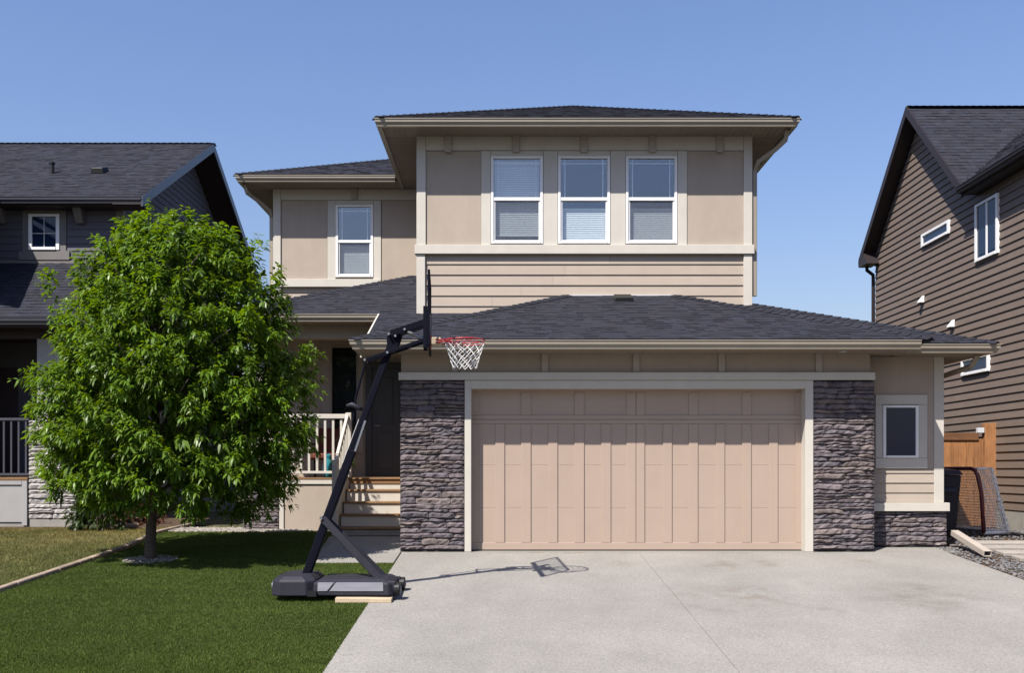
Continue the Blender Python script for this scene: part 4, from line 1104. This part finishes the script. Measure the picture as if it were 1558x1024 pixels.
b1 = pa + Vector((.42, .05, 0)); b2 = fa + Vector((.42, -.05, 0))
t1 = pt + Vector((.27, .08, 0)); t2 = ft + Vector((.27, -.08, 0))
MB().tube([pa, b1, b2, fa], .032, 8).build('base_frame', M['white'], HN, smooth=True)
MB().tube([pt, t1], .02, 8).tube([ft, t2], .02, 8).tube([t1, t2], .014, 8).build('top_frame', M['white'], HN, smooth=True)
lc_ = MB(); prev = None
for i in range(41):                        # white lacing gathered along the rear corner
    q_ = t1.lerp(b1, i / 40) + Vector((.03 * math.sin(i * 2.2), .02 * math.cos(i * 1.7), 0))
    if prev is not None: lc_.tube([prev, q_], .024, 6)
    prev = q_
lc_.tube([t1, b1], .022, 6).build('corner_lacing', M['netcord'], HN)
far = ft
nb = MB()
def netpatch(a, b, c, d, nu, nv):          # corner order a-b (bottom) d-c (top)
    L_ = lambda s_, t_: a.lerp(b, s_).lerp(d.lerp(c, s_), t_)
    for i in range(nu + 1): nb.bar(L_(i / nu, 0), L_(i / nu, 1), .0075)
    for j in range(nv + 1): nb.bar(L_(0, j / nv), L_(1, j / nv), .0075)
netpatch(pa, b1, t1, pt, 8, 22); netpatch(b1, b2, t2, t1, 30, 22); netpatch(pt, t1, t2, ft, 5, 30)
nb.build('net_mesh', M['netcord'], HN, kind='stuff')

BN = thing('wheelie_bin', 'dark navy wheeled bin with hinged lid standing behind the garage corner', 'bin', (7.0, 1.7, gz(1.7)))
bxm, bym, bz = 7.02, 1.75, gz(1.75)
MB().hexa([(bxm - .24, bym - .26, bz + .06), (bxm + .24, bym - .26, bz + .06), (bxm + .24, bym + .24, bz + .06), (bxm - .24, bym + .24, bz + .06), (bxm - .29, bym - .34, bz + .98), (bxm + .29, bym - .34, bz + .98), (bxm + .29, bym + .32, bz + .98), (bxm - .29, bym + .32, bz + .98)]).build('bin_body', M['bin'], BN, bevel=.03, seg=3)
MB().hexa([(bxm - .32, bym - .37, bz + .983), (bxm + .32, bym - .37, bz + .983), (bxm + .32, bym + .35, bz + .983), (bxm - .32, bym + .35, bz + .983), (bxm - .27, bym - .30, bz + 1.07), (bxm + .27, bym - .30, bz + 1.06), (bxm + .27, bym + .3, bz + 1.10), (bxm - .27, bym + .3, bz + 1.10)]).build('bin_lid', M['binlid'], BN, bevel=.02, seg=2)
for s_ in (-1, 1): MB().tube([(bxm + s_ * .2, bym + .27, bz + .1), (bxm + s_ * .27, bym + .27, bz + .1)], .1, 14).build('wheel', M['black'], BN)
MB().tube([(bxm - .25, bym + .36, bz + 1.0), (bxm - .25, bym + .42, bz + 1.02), (bxm + .25, bym + .42, bz + 1.02), (bxm + .25, bym + .36, bz + 1.0)], .016, 8).build('bin_handle', M['bin'], BN)
MB().box(bxm - .2, bxm + .2, bym - .355, bym - .33, bz + .7, bz + .78).build('grab_bar', M['binlid'], BN, bevel=.01)

a = Vector((6.74, .42, gz(.4) + .22)); b = Vector((U(1503, 13.75), 13.75 - D0, gz(-.65) + .075))
dn = (b - a).normalized(); sd = dn.cross(Vector((0, 0, 1))).normalized(); un = sd.cross(dn)
dp = MB()
for (w, h) in ((.055, .042), (.045, .033)):
    for e in (a, b): dp.v += [tuple(e + sd * s_ * w + un * t_ * h) for s_, t_ in ((-1, -1), (1, -1), (1, 1), (-1, 1))]
for i in range(4):
    j = (i + 1) % 4
    dp.f += [(i, j, 4 + j, 4 + i), (8 + i, 12 + i, 12 + j, 8 + j), (4 + i, 4 + j, 12 + j, 12 + i), (i, 8 + i, 8 + j, j)]
dp.build('drain_pipe', M['batten'], None, bevel=.005, recalc=False, label='cream downspout extension lying from the garage corner onto the gravel', cat='drain pipe')
PV = ['concrete strip paver farthest back, under the hockey net', 'concrete strip paver second from the hockey net', 'concrete strip paver in the middle of the row beside the driveway', 'concrete strip paver second from the near end of the row', 'concrete strip paver at the near end of the row beside the driveway']
for i in range(5):
    y1 = .62 - i * .46
    t = MB().hexa([(7.12, y1, gz(y1) - .03), (8.7, y1, gz(y1) - .03), (8.7, y1 + .26, gz(y1 + .26) - .03), (7.12, y1 + .26, gz(y1 + .26) - .03), (7.12, y1, gz(y1) + .035), (8.7, y1, gz(y1) + .035), (8.7, y1 + .26, gz(y1 + .26) + .035), (7.12, y1 + .26, gz(y1 + .26) + .035)])
    t.build('paver', M['paver'], None, bevel=.008, label=PV[i], cat='paver', group='strip pavers beside the driveway')

# ================================================================== BASKETBALL HOOP
YH = 11.3 - D0; dh = 11.3
def Hp(px, py, dy=0): return Vector((U(px, dh), YH + dy, V(py, dh)))
BH = thing('basketball_hoop', 'black portable basketball hoop with clear backboard and red rim on the lawn edge', 'basketball hoop', (-1.9, YH, -.205))
zb_, ztp = -.205, 0.0
x0, x1 = -2.62, -1.25; ya_, yb_ = YH - .37, YH + .38
prof = lambda x0, x1, a, b, ins: [(x0 + ins, a), (x1 - ins, a), (x1, a + ins), (x1, b - ins), (x1 - ins, b), (x0 + ins, b), (x0, b - ins), (x0, a + ins)]
def tank(x0, x1, a, b, z0, z1, ins, tp):
    mb = MB(); lo = prof(x0, x1, a, b, ins); hi = prof(x0 + tp, x1 - tp, a + tp, b - tp, ins)
    n = 8
    mb.v = [(p[0], p[1], z0) for p in lo] + [(p[0], p[1], z0 + .75 * (z1 - z0)) for p in prof(x0 + .01, x1 - .01, a + .01, b - .01, ins)] + [(p[0], p[1], z1) for p in hi]
    mb.f = [tuple(reversed(range(n))), tuple(range(2 * n, 3 * n))] + [(k * n + i, k * n + (i + 1) % n, (k + 1) * n + (i + 1) % n, (k + 1) * n + i) for k in range(2) for i in range(n)]
    return mb
bs = tank(x0, x0 + .5, ya_ - .02, yb_, zb_, ztp + .018, .09, .07).build('base', M['base'], BH, bevel=.018, seg=3)
tank(x0 + .46, x1, ya_, yb_ - .02, zb_ + .004, ztp - .02, .05, .085).build('base_tank', M['base'], bs, bevel=.016, seg=3)
for (pa_, pb_, qa, qb) in ((-2.09, -1.985, -2.09, -1.91), (-1.96, -1.36, -1.885, -1.365)):
    MB().hexa([(pa_, ya_ - .006, zb_ + .055), (pb_, ya_ - .006, zb_ + .055), (pb_, ya_ + .02, zb_ + .055), (pa_, ya_ + .02, zb_ + .055), (qa, ya_ + .008, zb_ + .15), (qb, ya_ + .008, zb_ + .15), (qb, ya_ + .03, zb_ + .15), (qa, ya_ + .03, zb_ + .15)]).build('decal_panel', M['basepanel'], bs, bevel=.003)
MB().box(x0 + .42, x0 + .52, ya_ - .025, ya_ + .05, zb_ - .002, zb_ + .06).build('foot_notch', M['black'], bs)
for (xx, yy2) in ((x1 - .01, ya_ + .08), (x1 - .01, yb_ - .14)):
    w = MB().tube([(xx + .005, yy2 + .03, zb_ + .07), (xx + .075, yy2 + .03, zb_ + .07)], .075, 18).build('wheel', M['black'], BH, bevel=.008)
    MB().tube([(xx + .07, yy2 + .03, zb_ + .07), (xx + .085, yy2 + .03, zb_ + .07)], .035, 12).build('hub', M['basepanel'], w)
    MB().box(xx - .08, xx + .03, yy2 - .03, yy2 + .0, zb_ + .04, zb_ + .16).build('axle_bracket', M['base'], bs, bevel=.01)
MB().tube([(x0 - .005, YH - .22, zb_ + .10), (x0 + .02, YH - .22, zb_ + .10)], .045, 14).build('fill_cap', M['basepanel'], bs)
# pole in two telescoping lengths, stickers
pb0 = Hp(463, 884); pt0 = Hp(600, 512)
pdv = (pt0 - pb0).normalized()
pm0 = pb0 + (pt0 - pb0) * .52
pole = MB().bar(pb0, pm0 + pdv * .05, .098, .098, up=(0, 1, 0)).build('pole', M['pole'], BH, bevel=.018, seg=3)
MB().bar(pm0, pt0, .082, .082, up=(0, 1, 0)).build('upper_pole', M['pole'], BH, bevel=.016, seg=3)
pn2 = Vector((-pdv.z, 0, pdv.x))           # to the upper left of the pole
sa, sb = pb0 + (pt0 - pb0) * .475, pb0 + (pt0 - pb0) * .655
MB().bar(sa + Vector((0, -.0, 0)) + pn2 * .051, sb + pn2 * .051, .004, .05, up=(0, 1, 0)).build('sticker', M['white'], pole)
MB().bar(sa.lerp(sb, .3) + Vector((.042, -.0515, 0)), sb + Vector((.03, -.0515, 0)), .022, .003, up=(0, 1, 0)).build('sticker', M['steel'], pole)
# brace struts
for s_ in (-1, 1):
    MB().bar(Hp(493, 789, s_ * .075), Hp(594, 893, s_ * .16), .03, .085, up=(1, 0, 1)).build('brace_strut', M['base'], BH, bevel=.008)
MB().tube([Hp(491, 788, -.11), Hp(491, 788, .11)], .018, 10).build('bolt', M['steel'], BH)
MB().bar(Hp(592, 890, -.2), Hp(592, 890, .2), .06, .06).build('brace_bracket', M['base'], BH, bevel=.01)
# head bracket and parallelogram arms
MB().prism([Hp(589, 512, -.055), Hp(607, 505, -.055), Hp(612, 512, -.055), Hp(604, 534, -.055), Hp(590, 541, -.055)], (0, .11, 0)).build('head_bracket', M['pole'], BH, bevel=.006)
for s_ in (-.085, .085):
    MB().bar(Hp(596, 509, s_), Hp(650, 491, s_), .028, .075, up=(0, 0, 1)).build('upper_arm', M['pole'], BH, bevel=.005)
    MB().bar(Hp(557, 549, s_ * .9), Hp(650, 517, s_ * .9), .026, .04, up=(0, 0, 1)).build('lower_arm', M['pole'], BH, bevel=.005)
for (px, py) in ((593, 510), (603, 513), (617, 503), (591, 538), (557, 549)):
    MB().tube([Hp(px, py, -.118), Hp(px, py, .118)], .014, 8).build('bolt', M['steel'], BH)
MB().tube([Hp(620, 505), Hp(646, 516)], .02, 10).build('gas_spring', M['steel'], BH)
MB().tube([Hp(557, 549), Hp(552, 566), Hp(541, 606), Hp(537, 640)], .013, 8).build('lift_rod', M['pole'], BH)
MB().tube([Hp(528, 618, -.02), Hp(536, 616, -.03), Hp(545, 621, -.03), Hp(551, 623, 0)], [.02, .03, .03, .02], 10).build('lift_handle', M['base'], BH, smooth=True)
# backboard
bt, bb = 3.39, 2.56; yn, yfa = YH - .55, YH + .55; Xn, Xf = -.843, -.912
def BP(s_, z, o_=0): return Vector((Xn + (Xf - Xn) * s_ + o_, yn + (yfa - yn) * s_, z))
def bslab(s0, s1, z0_, z1_, o0, o1): return [BP(s0, z0_, o0), BP(s0, z0_, o1), BP(s1, z0_, o1), BP(s1, z0_, o0), BP(s0, z1_, o0), BP(s0, z1_, o1), BP(s1, z1_, o1), BP(s1, z1_, o0)]
bd = MB().hexa(bslab(.02, .98, bb + .02, bt - .02, -.006, .006)).build('backboard', M['acrylic'], BH)
fmb = MB()
fmb.hexa(bslab(0, .025, bb, bt, -.014, .014)).hexa(bslab(.975, 1, bb, bt, -.014, .014)).hexa(bslab(.0255, .9745, bt - .03, bt, -.014, .014)).hexa(bslab(.0255, .9745, bb, bb + .1, -.014, .014))
fmb.build('board_frame', M['pole'], bd, bevel=.004)
MB().hexa(bslab(.33, .355, bb + .1, bb + .42, .0065, .009)).hexa(bslab(.645, .67, bb + .1, bb + .42, .0065, .009)).hexa(bslab(.3555, .6445, bb + .395, bb + .42, .0065, .009)).build('target_square', M['white'], bd)
MB().hexa(bslab(.38, .43, bb + .02, bb + .5, -.07, -.023)).hexa(bslab(.57, .62, bb + .02, bb + .5, -.07, -.023)).hexa(bslab(.431, .569, bb + .1, bb + .16, -.07, -.023)).hexa(bslab(.431, .569, bb + .3, bb + .36, -.07, -.023)).build('board_bracket', M['pole'], BH, bevel=.004)
# rim, mount, net
rc = Vector((U(707, dh), YH, V(518, dh))); rr_ = .2286
MB().box(rc.x - rr_ - .155, rc.x - rr_ - .035, YH - .075, YH + .075, rc.z - .06, rc.z + .03).build('rim_mount', M['plank'], BH, bevel=.012)
circ = [Vector((rc.x + math.cos(t) * rr_, rc.y + math.sin(t) * rr_, rc.z)) for t in [2 * math.pi * i / 40 for i in range(41)]]
rm = MB().tube(circ, .0085, 8, cap=False)
circ2 = [Vector((rc.x + math.cos(t) * (rr_ - .004), rc.y + math.sin(t) * (rr_ - .004), rc.z - .03)) for t in [2 * math.pi * i / 40 for i in range(41)]]
rm.tube(circ2, .006, 6, cap=False)
for s_ in (-1, 1):
    rm.tube([(rc.x - rr_ - .1, YH + s_ * .07, rc.z - .035), (rc.x - rr_ + .02, YH + s_ * .11, rc.z - .02), (rc.x - .12, YH + s_ * .195, rc.z - .002)], .009, 8)
    rm.tube([(rc.x - rr_ - .1, YH + s_ * .07, rc.z), (rc.x - rr_ + .02, YH + s_ * .09, rc.z)], .008, 8)
rm.build('rim', M['red'], BH, smooth=True)
MB().box(rc.x - rr_ - .175, rc.x - rr_ - .156, YH - .085, YH + .085, rc.z - .1, rc.z + .06).build('rim_plate', M['red'], BH, bevel=.004)
nmb = MB(); ns_ = 12; rows_n = 6
def netp(i, j):
    t = j / rows_n; r_ = rr_ * (1 - .52 * t + .10 * t * t * 1.2); a = 2 * math.pi * (i + .5 * (j % 2)) / ns_ + .1 * math.sin(i * 3.1)
    return Vector((rc.x + math.cos(a) * r_, rc.y + math.sin(a) * r_, rc.z - .02 - .30 * t ** .9))
for j in range(rows_n):
    for i in range(ns_):
        a = netp(i, j)
        for k_ in ((i, i + 1) if j % 2 else (i - 1, i)):
            nmb.tube([a, netp(k_, j + 1)], .0042, 4, cap=False)
nmb.build('net', M['netcord'], BH, kind='stuff')
MB().hexa([(-1.885, YH - .43, gz(YH - .43) + .0), (-1.265, YH - .43, gz(YH - .43)), (-1.265, YH - .28, gz(YH - .28)), (-1.885, YH - .28, gz(YH - .28)), (-1.885, YH - .43, zb_ - .012), (-1.265, YH - .43, zb_ - .022), (-1.265, YH - .28, zb_ - .006), (-1.885, YH - .28, zb_ - .006)]).build('wood_plank', M['plank'], None, bevel=.004, label='pale wooden plank shimming the basketball hoop base at the driveway edge', cat='plank')

# ================================================================== TREE
TX, TY = -4.95, -.68; TZ = gz(TY); DT_ = TY + D0
TR = thing('tree', 'bushy green cherry tree with drooping leaves on the front lawn', 'tree', (TX, TY, TZ))
trng = np.random.default_rng(77)
tp = [Vector((TX, TY, TZ - .1)), Vector((TX, TY, TZ + .05)), Vector((TX + .005, TY, TZ + .3)), Vector((TX + .02, TY + .01, TZ + .8)), Vector((TX + .05, TY, TZ + 1.6)), Vector((TX + .1, TY + .03, TZ + 2.6)), Vector((TX + .12, TY, TZ + 3.6))]
MB().tube(tp, [.12, .085, .073, .068, .06, .04, .015], 12).build('trunk', M['bark'], TR, smooth=True)
profy = [338, 352, 372, 400, 430, 480, 540, 600, 660, 700, 740, 775, 800, 812]
pl_ = [236, 200, 164, 138, 112, 94, 68, 54, 48, 64, 90, 136, 200, 245]
pr_ = [268, 305, 362, 402, 425, 447, 468, 476, 478, 460, 440, 420, 390, 320]
def crown_at(py):
    a = np.interp(py, profy, pl_); b = np.interp(py, profy, pr_)
    return (a + b) / 2, (b - a) / 2
limb = MB()
for i in range(34):
    zz_ = .55 + 3.0 * (i / 34) ** .9; ang = i * 2.4
    st_ = Vector((TX + .03 + .02 * zz_, TY, TZ + zz_))
    py = 715 - (TZ + zz_ + .5 - CH) * F / DT_
    cx, hw_ = crown_at(np.clip(py, 345, 805)); rad = hw_ * DT_ / F * .8
    en = Vector((U(cx, DT_) + math.cos(ang) * rad, TY + math.sin(ang) * rad, TZ + zz_ + .45 + .25 * rad))
    md = st_.lerp(en, .5) + Vector((0, 0, .12))
    limb.tube([st_, md, en], [.028, .016, .005], 6)
limb.build('limbs', M['bark'], TR, smooth=True, kind='stuff')
# shoots
LV = []; LC = []
def shoot(p, d, n, ln, size=(.075, .135), tone=1.0):
    """a leafy shoot: p start, d direction, n leaves, ln length; leaves spread out and droop"""
    t = trng.random(n) ** .7
    side = trng.uniform(0, 2 * np.pi, n)
    x = np.cross(d, [0, 0, 1.0]); x /= np.linalg.norm(x) + 1e-6; y_ = np.cross(x, d)
    base = p + np.outer(t * ln, d) - np.outer((t * ln) ** 2 * .3, [0, 0, 1])
    out = np.outer(np.cos(side), x) + np.outer(np.sin(side), y_)
    ld = out * .8 + np.outer(.3 + .5 * t, d) + np.array([0, 0, -.12]) + trng.normal(0, .2, (n, 3))
    ld /= np.linalg.norm(ld, axis=1)[:, None]
    L = trng.uniform(*size, n); W_ = L * trng.uniform(.32, .42, n)
    wv = np.cross(ld, np.array([0, 0, 1.0]) + trng.normal(0, .28, (n, 3))); wv /= np.linalg.norm(wv, axis=1)[:, None] + 1e-6
    dn_ = np.array([0, 0, -1.0]); dr = trng.uniform(.3, .75, n)
    st = base + ld * .012
    at = lambda q: st + ld * (L * q)[:, None] + dn_ * (L * dr * q * q)[:, None]
    m1, m2, tip = at(.33), at(.68), at(1.0)
    v = np.stack([st, m1 - wv * (W_ * .5)[:, None], m1 + wv * (W_ * .5)[:, None], m2 - wv * (W_ * .36)[:, None], m2 + wv * (W_ * .36)[:, None], tip], 1)
    LV.append(v)
    g = trng.uniform(.75, 1.25, n) * tone
    yl = trng.random(n) * .3 + .35 * t
    LC.append(np.stack([g * (.86 + .55 * yl), g * (.98 + .22 * yl), g * (1 - .1 * yl)], 1))
def crown_shoot(f, lo=345, hi=772):
    while True:
        py = trng.uniform(lo, hi)
        cx, hw_ = crown_at(py)
        if trng.random() < hw_ / 230: break
    a = trng.uniform(0, 2 * np.pi)
    zz_ = V(py, DT_); r_ = hw_ * DT_ / F * f
    p_ = np.array([U(cx, DT_) + math.cos(a) * r_, TY + math.sin(a) * r_ * .82, zz_])
    rel = (zz_ - 1.9) / 2.6
    d = np.array([math.cos(a), math.sin(a), .15 + .9 * rel])
    return p_, d / np.linalg.norm(d)
cent = []
while len(cent) < 300:                     # leafy boughs, kept apart so that dark gaps stay between them
    p_, d = crown_shoot(trng.uniform(.66, .89) if trng.random() < .8 else trng.uniform(.9, 1.0))
    if any(np.linalg.norm((p_ - c) * np.array([1, 1, .8])) < .265 for c in cent):
        if trng.random() < .985: continue
    cent.append(p_)
    rb_ = trng.uniform(.15, .27); tone = trng.uniform(.85, 1.2)
    up_ = np.array([0, 0, .55 + .5 * max(0, (p_[2] - 2.6) / 2)])
    bd_ = d * .8 + up_; bd_ /= np.linalg.norm(bd_)
    inw = p_ - bd_ * rb_ * 1.1
    for j in range(int(trng.integers(9, 14))):
        q_ = inw + trng.normal(0, .30, 3) * rb_ + bd_ * rb_ * trng.uniform(0, .9)
        dd2 = bd_ + trng.normal(0, .40, 3); dd2 /= np.linalg.norm(dd2)
        shoot(q_, dd2, int(trng.integers(17, 26)), rb_ * trng.uniform(.7, 1.3), (.06, .105), tone)
for i in range(1450):
    p_, d = crown_shoot(trng.uniform(.2, .72), 360, 738)
    shoot(p_, d, 16, trng.uniform(.2, .4), (.09, .15), .9)
for (px, py) in ((216, 338), (284, 335), (250, 352), (186, 352), (204, 346), (268, 345), (312, 352), (330, 362), (385, 376), (160, 380), (130, 412), (300, 356), (415, 418), (350, 366), (85, 425)):
    for j in range(6):
        p_ = np.array([U(px + trng.normal(0, 4), DT_), TY + trng.normal(0, .1), V(py + 38 - j * 7, DT_)])
        d = np.array([(px - 255) / 330., trng.normal(0, .15), 1.0 if py < 450 else .3]); d /= np.linalg.norm(d)
        shoot(p_, d, 17, .24, (.08, .13), 1.1)
lv = np.concatenate(LV).astype(np.float32); lc = np.concatenate(LC).astype(np.float32)
def leafmesh(name, lv, lc, m, parent, off):
    n = len(lv); me = bpy.data.meshes.new(name)
    me.vertices.add(n * 6); me.vertices.foreach_set('co', (lv - np.array(off, np.float32)).ravel())
    b_ = np.arange(n, dtype=np.int32) * 6
    idx = np.stack([b_, b_ + 2, b_ + 1, b_ + 1, b_ + 2, b_ + 4, b_ + 3, b_ + 3, b_ + 4, b_ + 5], 1)
    me.loops.add(n * 10); me.loops.foreach_set('vertex_index', idx.ravel())
    ls = (np.arange(n, dtype=np.int32) * 10)[:, None] + np.array([0, 3, 7], np.int32)
    me.polygons.add(n * 3); me.polygons.foreach_set('loop_start', ls.ravel())
    me.update(); me.validate()
    ca = me.color_attributes.new('Col', 'FLOAT_COLOR', 'POINT')
    c = np.ones((n, 6, 4), np.float32); c[:, :, :3] = lc[:, None, :]; ca.data.foreach_set('color', c.ravel())
    me.materials.append(m)
    return tag(link(name, me, parent), kind='stuff')
leafmesh('crown', lv, lc, M['leaf'], TR, (TX, TY, TZ))

def shrub(label, c, rad, n, col, name='shrub', leafm='shrub'):
    sh = thing(name, label, 'shrub' if name == 'shrub' else 'plant', c)
    LV.clear(); LC.clear()
    for i in range(n):
        v = trng.normal(0, 1, 3); v /= np.linalg.norm(v); v[2] = abs(v[2])
        p_ = np.array(c) + v * np.array(rad) * trng.uniform(.4, .85)
        shoot(p_, v, 14, min(rad) * .45)
    l = np.concatenate(LV).astype(np.float32); k_ = np.concatenate(LC).astype(np.float32) * np.array(col, np.float32)
    leafmesh('foliage', l, k_, M[leafm], sh, c)
    st_ = MB()
    for i in range(5): st_.tube([(c[0], c[1], c[2] - .02), (c[0] + rng.uniform(-.5, .5) * rad[0], c[1] + rng.uniform(-.5, .5) * rad[1], c[2] + rad[2] * .7)], [.012, .005], 5)
    st_.build('stem', M['bark'], sh)
    return sh
shrub('leafy green shrub against the neighbouring pale stone pier', (U(150, 17.2), 17.2 - D0, gz(3)), (.5, .4, .75), 90, (1, 1, 1))
shrub('low dark red shrub in the shade behind the tree', (U(185, 18.6), 18.6 - D0, gz(4)), (.9, .5, .35), 90, (2.2, .45, 1.0))
mb = MB(); mb.add([(-16, 3.35, gz(3) + .0), (-5.9, 3.35, gz(3) + .0), (-5.9, 5.3, gz(3) + .09), (-16, 5.3, gz(3) + .09)], [(0, 1, 2, 3)]); mb.build('soil_bed', M['soil'], kind='structure', recalc=False)
for i, (px, py, lab) in enumerate(((185, 800, 'flat grey rock lying on the soil bed before the pale stone pier'), )):
    d = 17.6; c = Vector((U(px, d), d - D0, gz(3) + .02)); r_ = MB()
    pts_ = [(c.x + math.cos(t) * .3 * (1 + .2 * math.sin(3 * t)), c.y + math.sin(t) * .17, c.z) for t in [k_ * .7854 for k_ in range(8)]]
    r_.prism(pts_, (.02, .02, .07)); r_.build('rock', M['edge'], None, bevel=.02, seg=2, label=lab, cat='rock')

# ---- things standing on the porch
CHR = thing('patio_chair', 'rust brown cushioned patio chair on the porch behind the railing', 'chair', (-3.3, 3.75, ZF))
cx_, cy_ = -3.30, 3.75
MB().box(cx_ - .3, cx_ + .3, cy_ - .28, cy_ + .3, ZF + .32, ZF + .44).build('seat', M['terracotta'], CHR, bevel=.03, seg=2)
MB().hexa([(cx_ - .29, cy_ + .22, ZF + .42), (cx_ + .29, cy_ + .22, ZF + .42), (cx_ + .29, cy_ + .32, ZF + .42), (cx_ - .29, cy_ + .32, ZF + .42), (cx_ - .27, cy_ + .34, ZF + .92), (cx_ + .27, cy_ + .34, ZF + .92), (cx_ + .27, cy_ + .43, ZF + .92), (cx_ - .27, cy_ + .43, ZF + .92)]).build('backrest', M['terracotta'], CHR, bevel=.03, seg=2)
for sx_ in (-1, 1):
    for sy_ in (-.25, .27): MB().box(cx_ + sx_ * .27 - .02, cx_ + sx_ * .27 + .02, cy_ + sy_ - .02, cy_ + sy_ + .02, ZF, ZF + (.6 if sy_ < 0 else .55)).build('leg', M['black'], CHR)
    MB().box(cx_ + sx_ * .27 - .03, cx_ + sx_ * .27 + .03, cy_ - .29, cy_ + .3, ZF + .6, ZF + .63).build('armrest', M['black'], CHR, bevel=.008)
PT = thing('plant_stand', 'black wire ring plant stand with a leafy potted plant by the porch steps', 'plant stand', (U(520, 17.7), 17.7 - D0, ZF))
pc_ = Vector((U(520, 17.7), 17.7 - D0, ZF))
ring = [pc_ + Vector((math.cos(t) * .11, 0, .60 + math.sin(t) * .13)) for t in [2 * math.pi * i / 24 for i in range(25)]]
MB().tube(ring, .009, 6, cap=False).tube([pc_ + Vector((0, 0, .47)), pc_ + Vector((0, 0, .2))], .01, 6).build('wire_ring', M['black'], PT)
MB().tube([pc_, pc_ + Vector((0, 0, .02)), pc_ + Vector((0, 0, .26))], [.08, .1, .14], 14).build('pot', M['black'], PT, smooth=False)
LV.clear(); LC.clear()
for i in range(16):
    v = trng.normal(0, 1, 3); v[2] = abs(v[2]); v /= np.linalg.norm(v)
    shoot(np.array(pc_) + np.array([0, 0, .26]), v, 8, .2)
leafmesh('foliage', np.concatenate(LV).astype(np.float32), np.concatenate(LC).astype(np.float32) * 1.3, M['leaf'], PT, tuple(pc_))
lantern_c = Vector((U(499, 17.7), 17.7 - D0, ZF))
LN = thing('jar', 'small teal glazed jar on the porch floor between railing balusters', 'jar', lantern_c)
MB().tube([lantern_c + Vector((0, 0, h)) for h in (0, .02, .18, .3, .36, .38)], [.06, .08, .1, .07, .05, .06], 14).build('jar_body', M['teal'], LN, smooth=True)
MB().tube([lantern_c + Vector((0, 0, .38)), lantern_c + Vector((0, 0, .40)), lantern_c + Vector((0, 0, .43))], [.062, .06, .015], 14).build('jar_lid', M['teal'], LN)
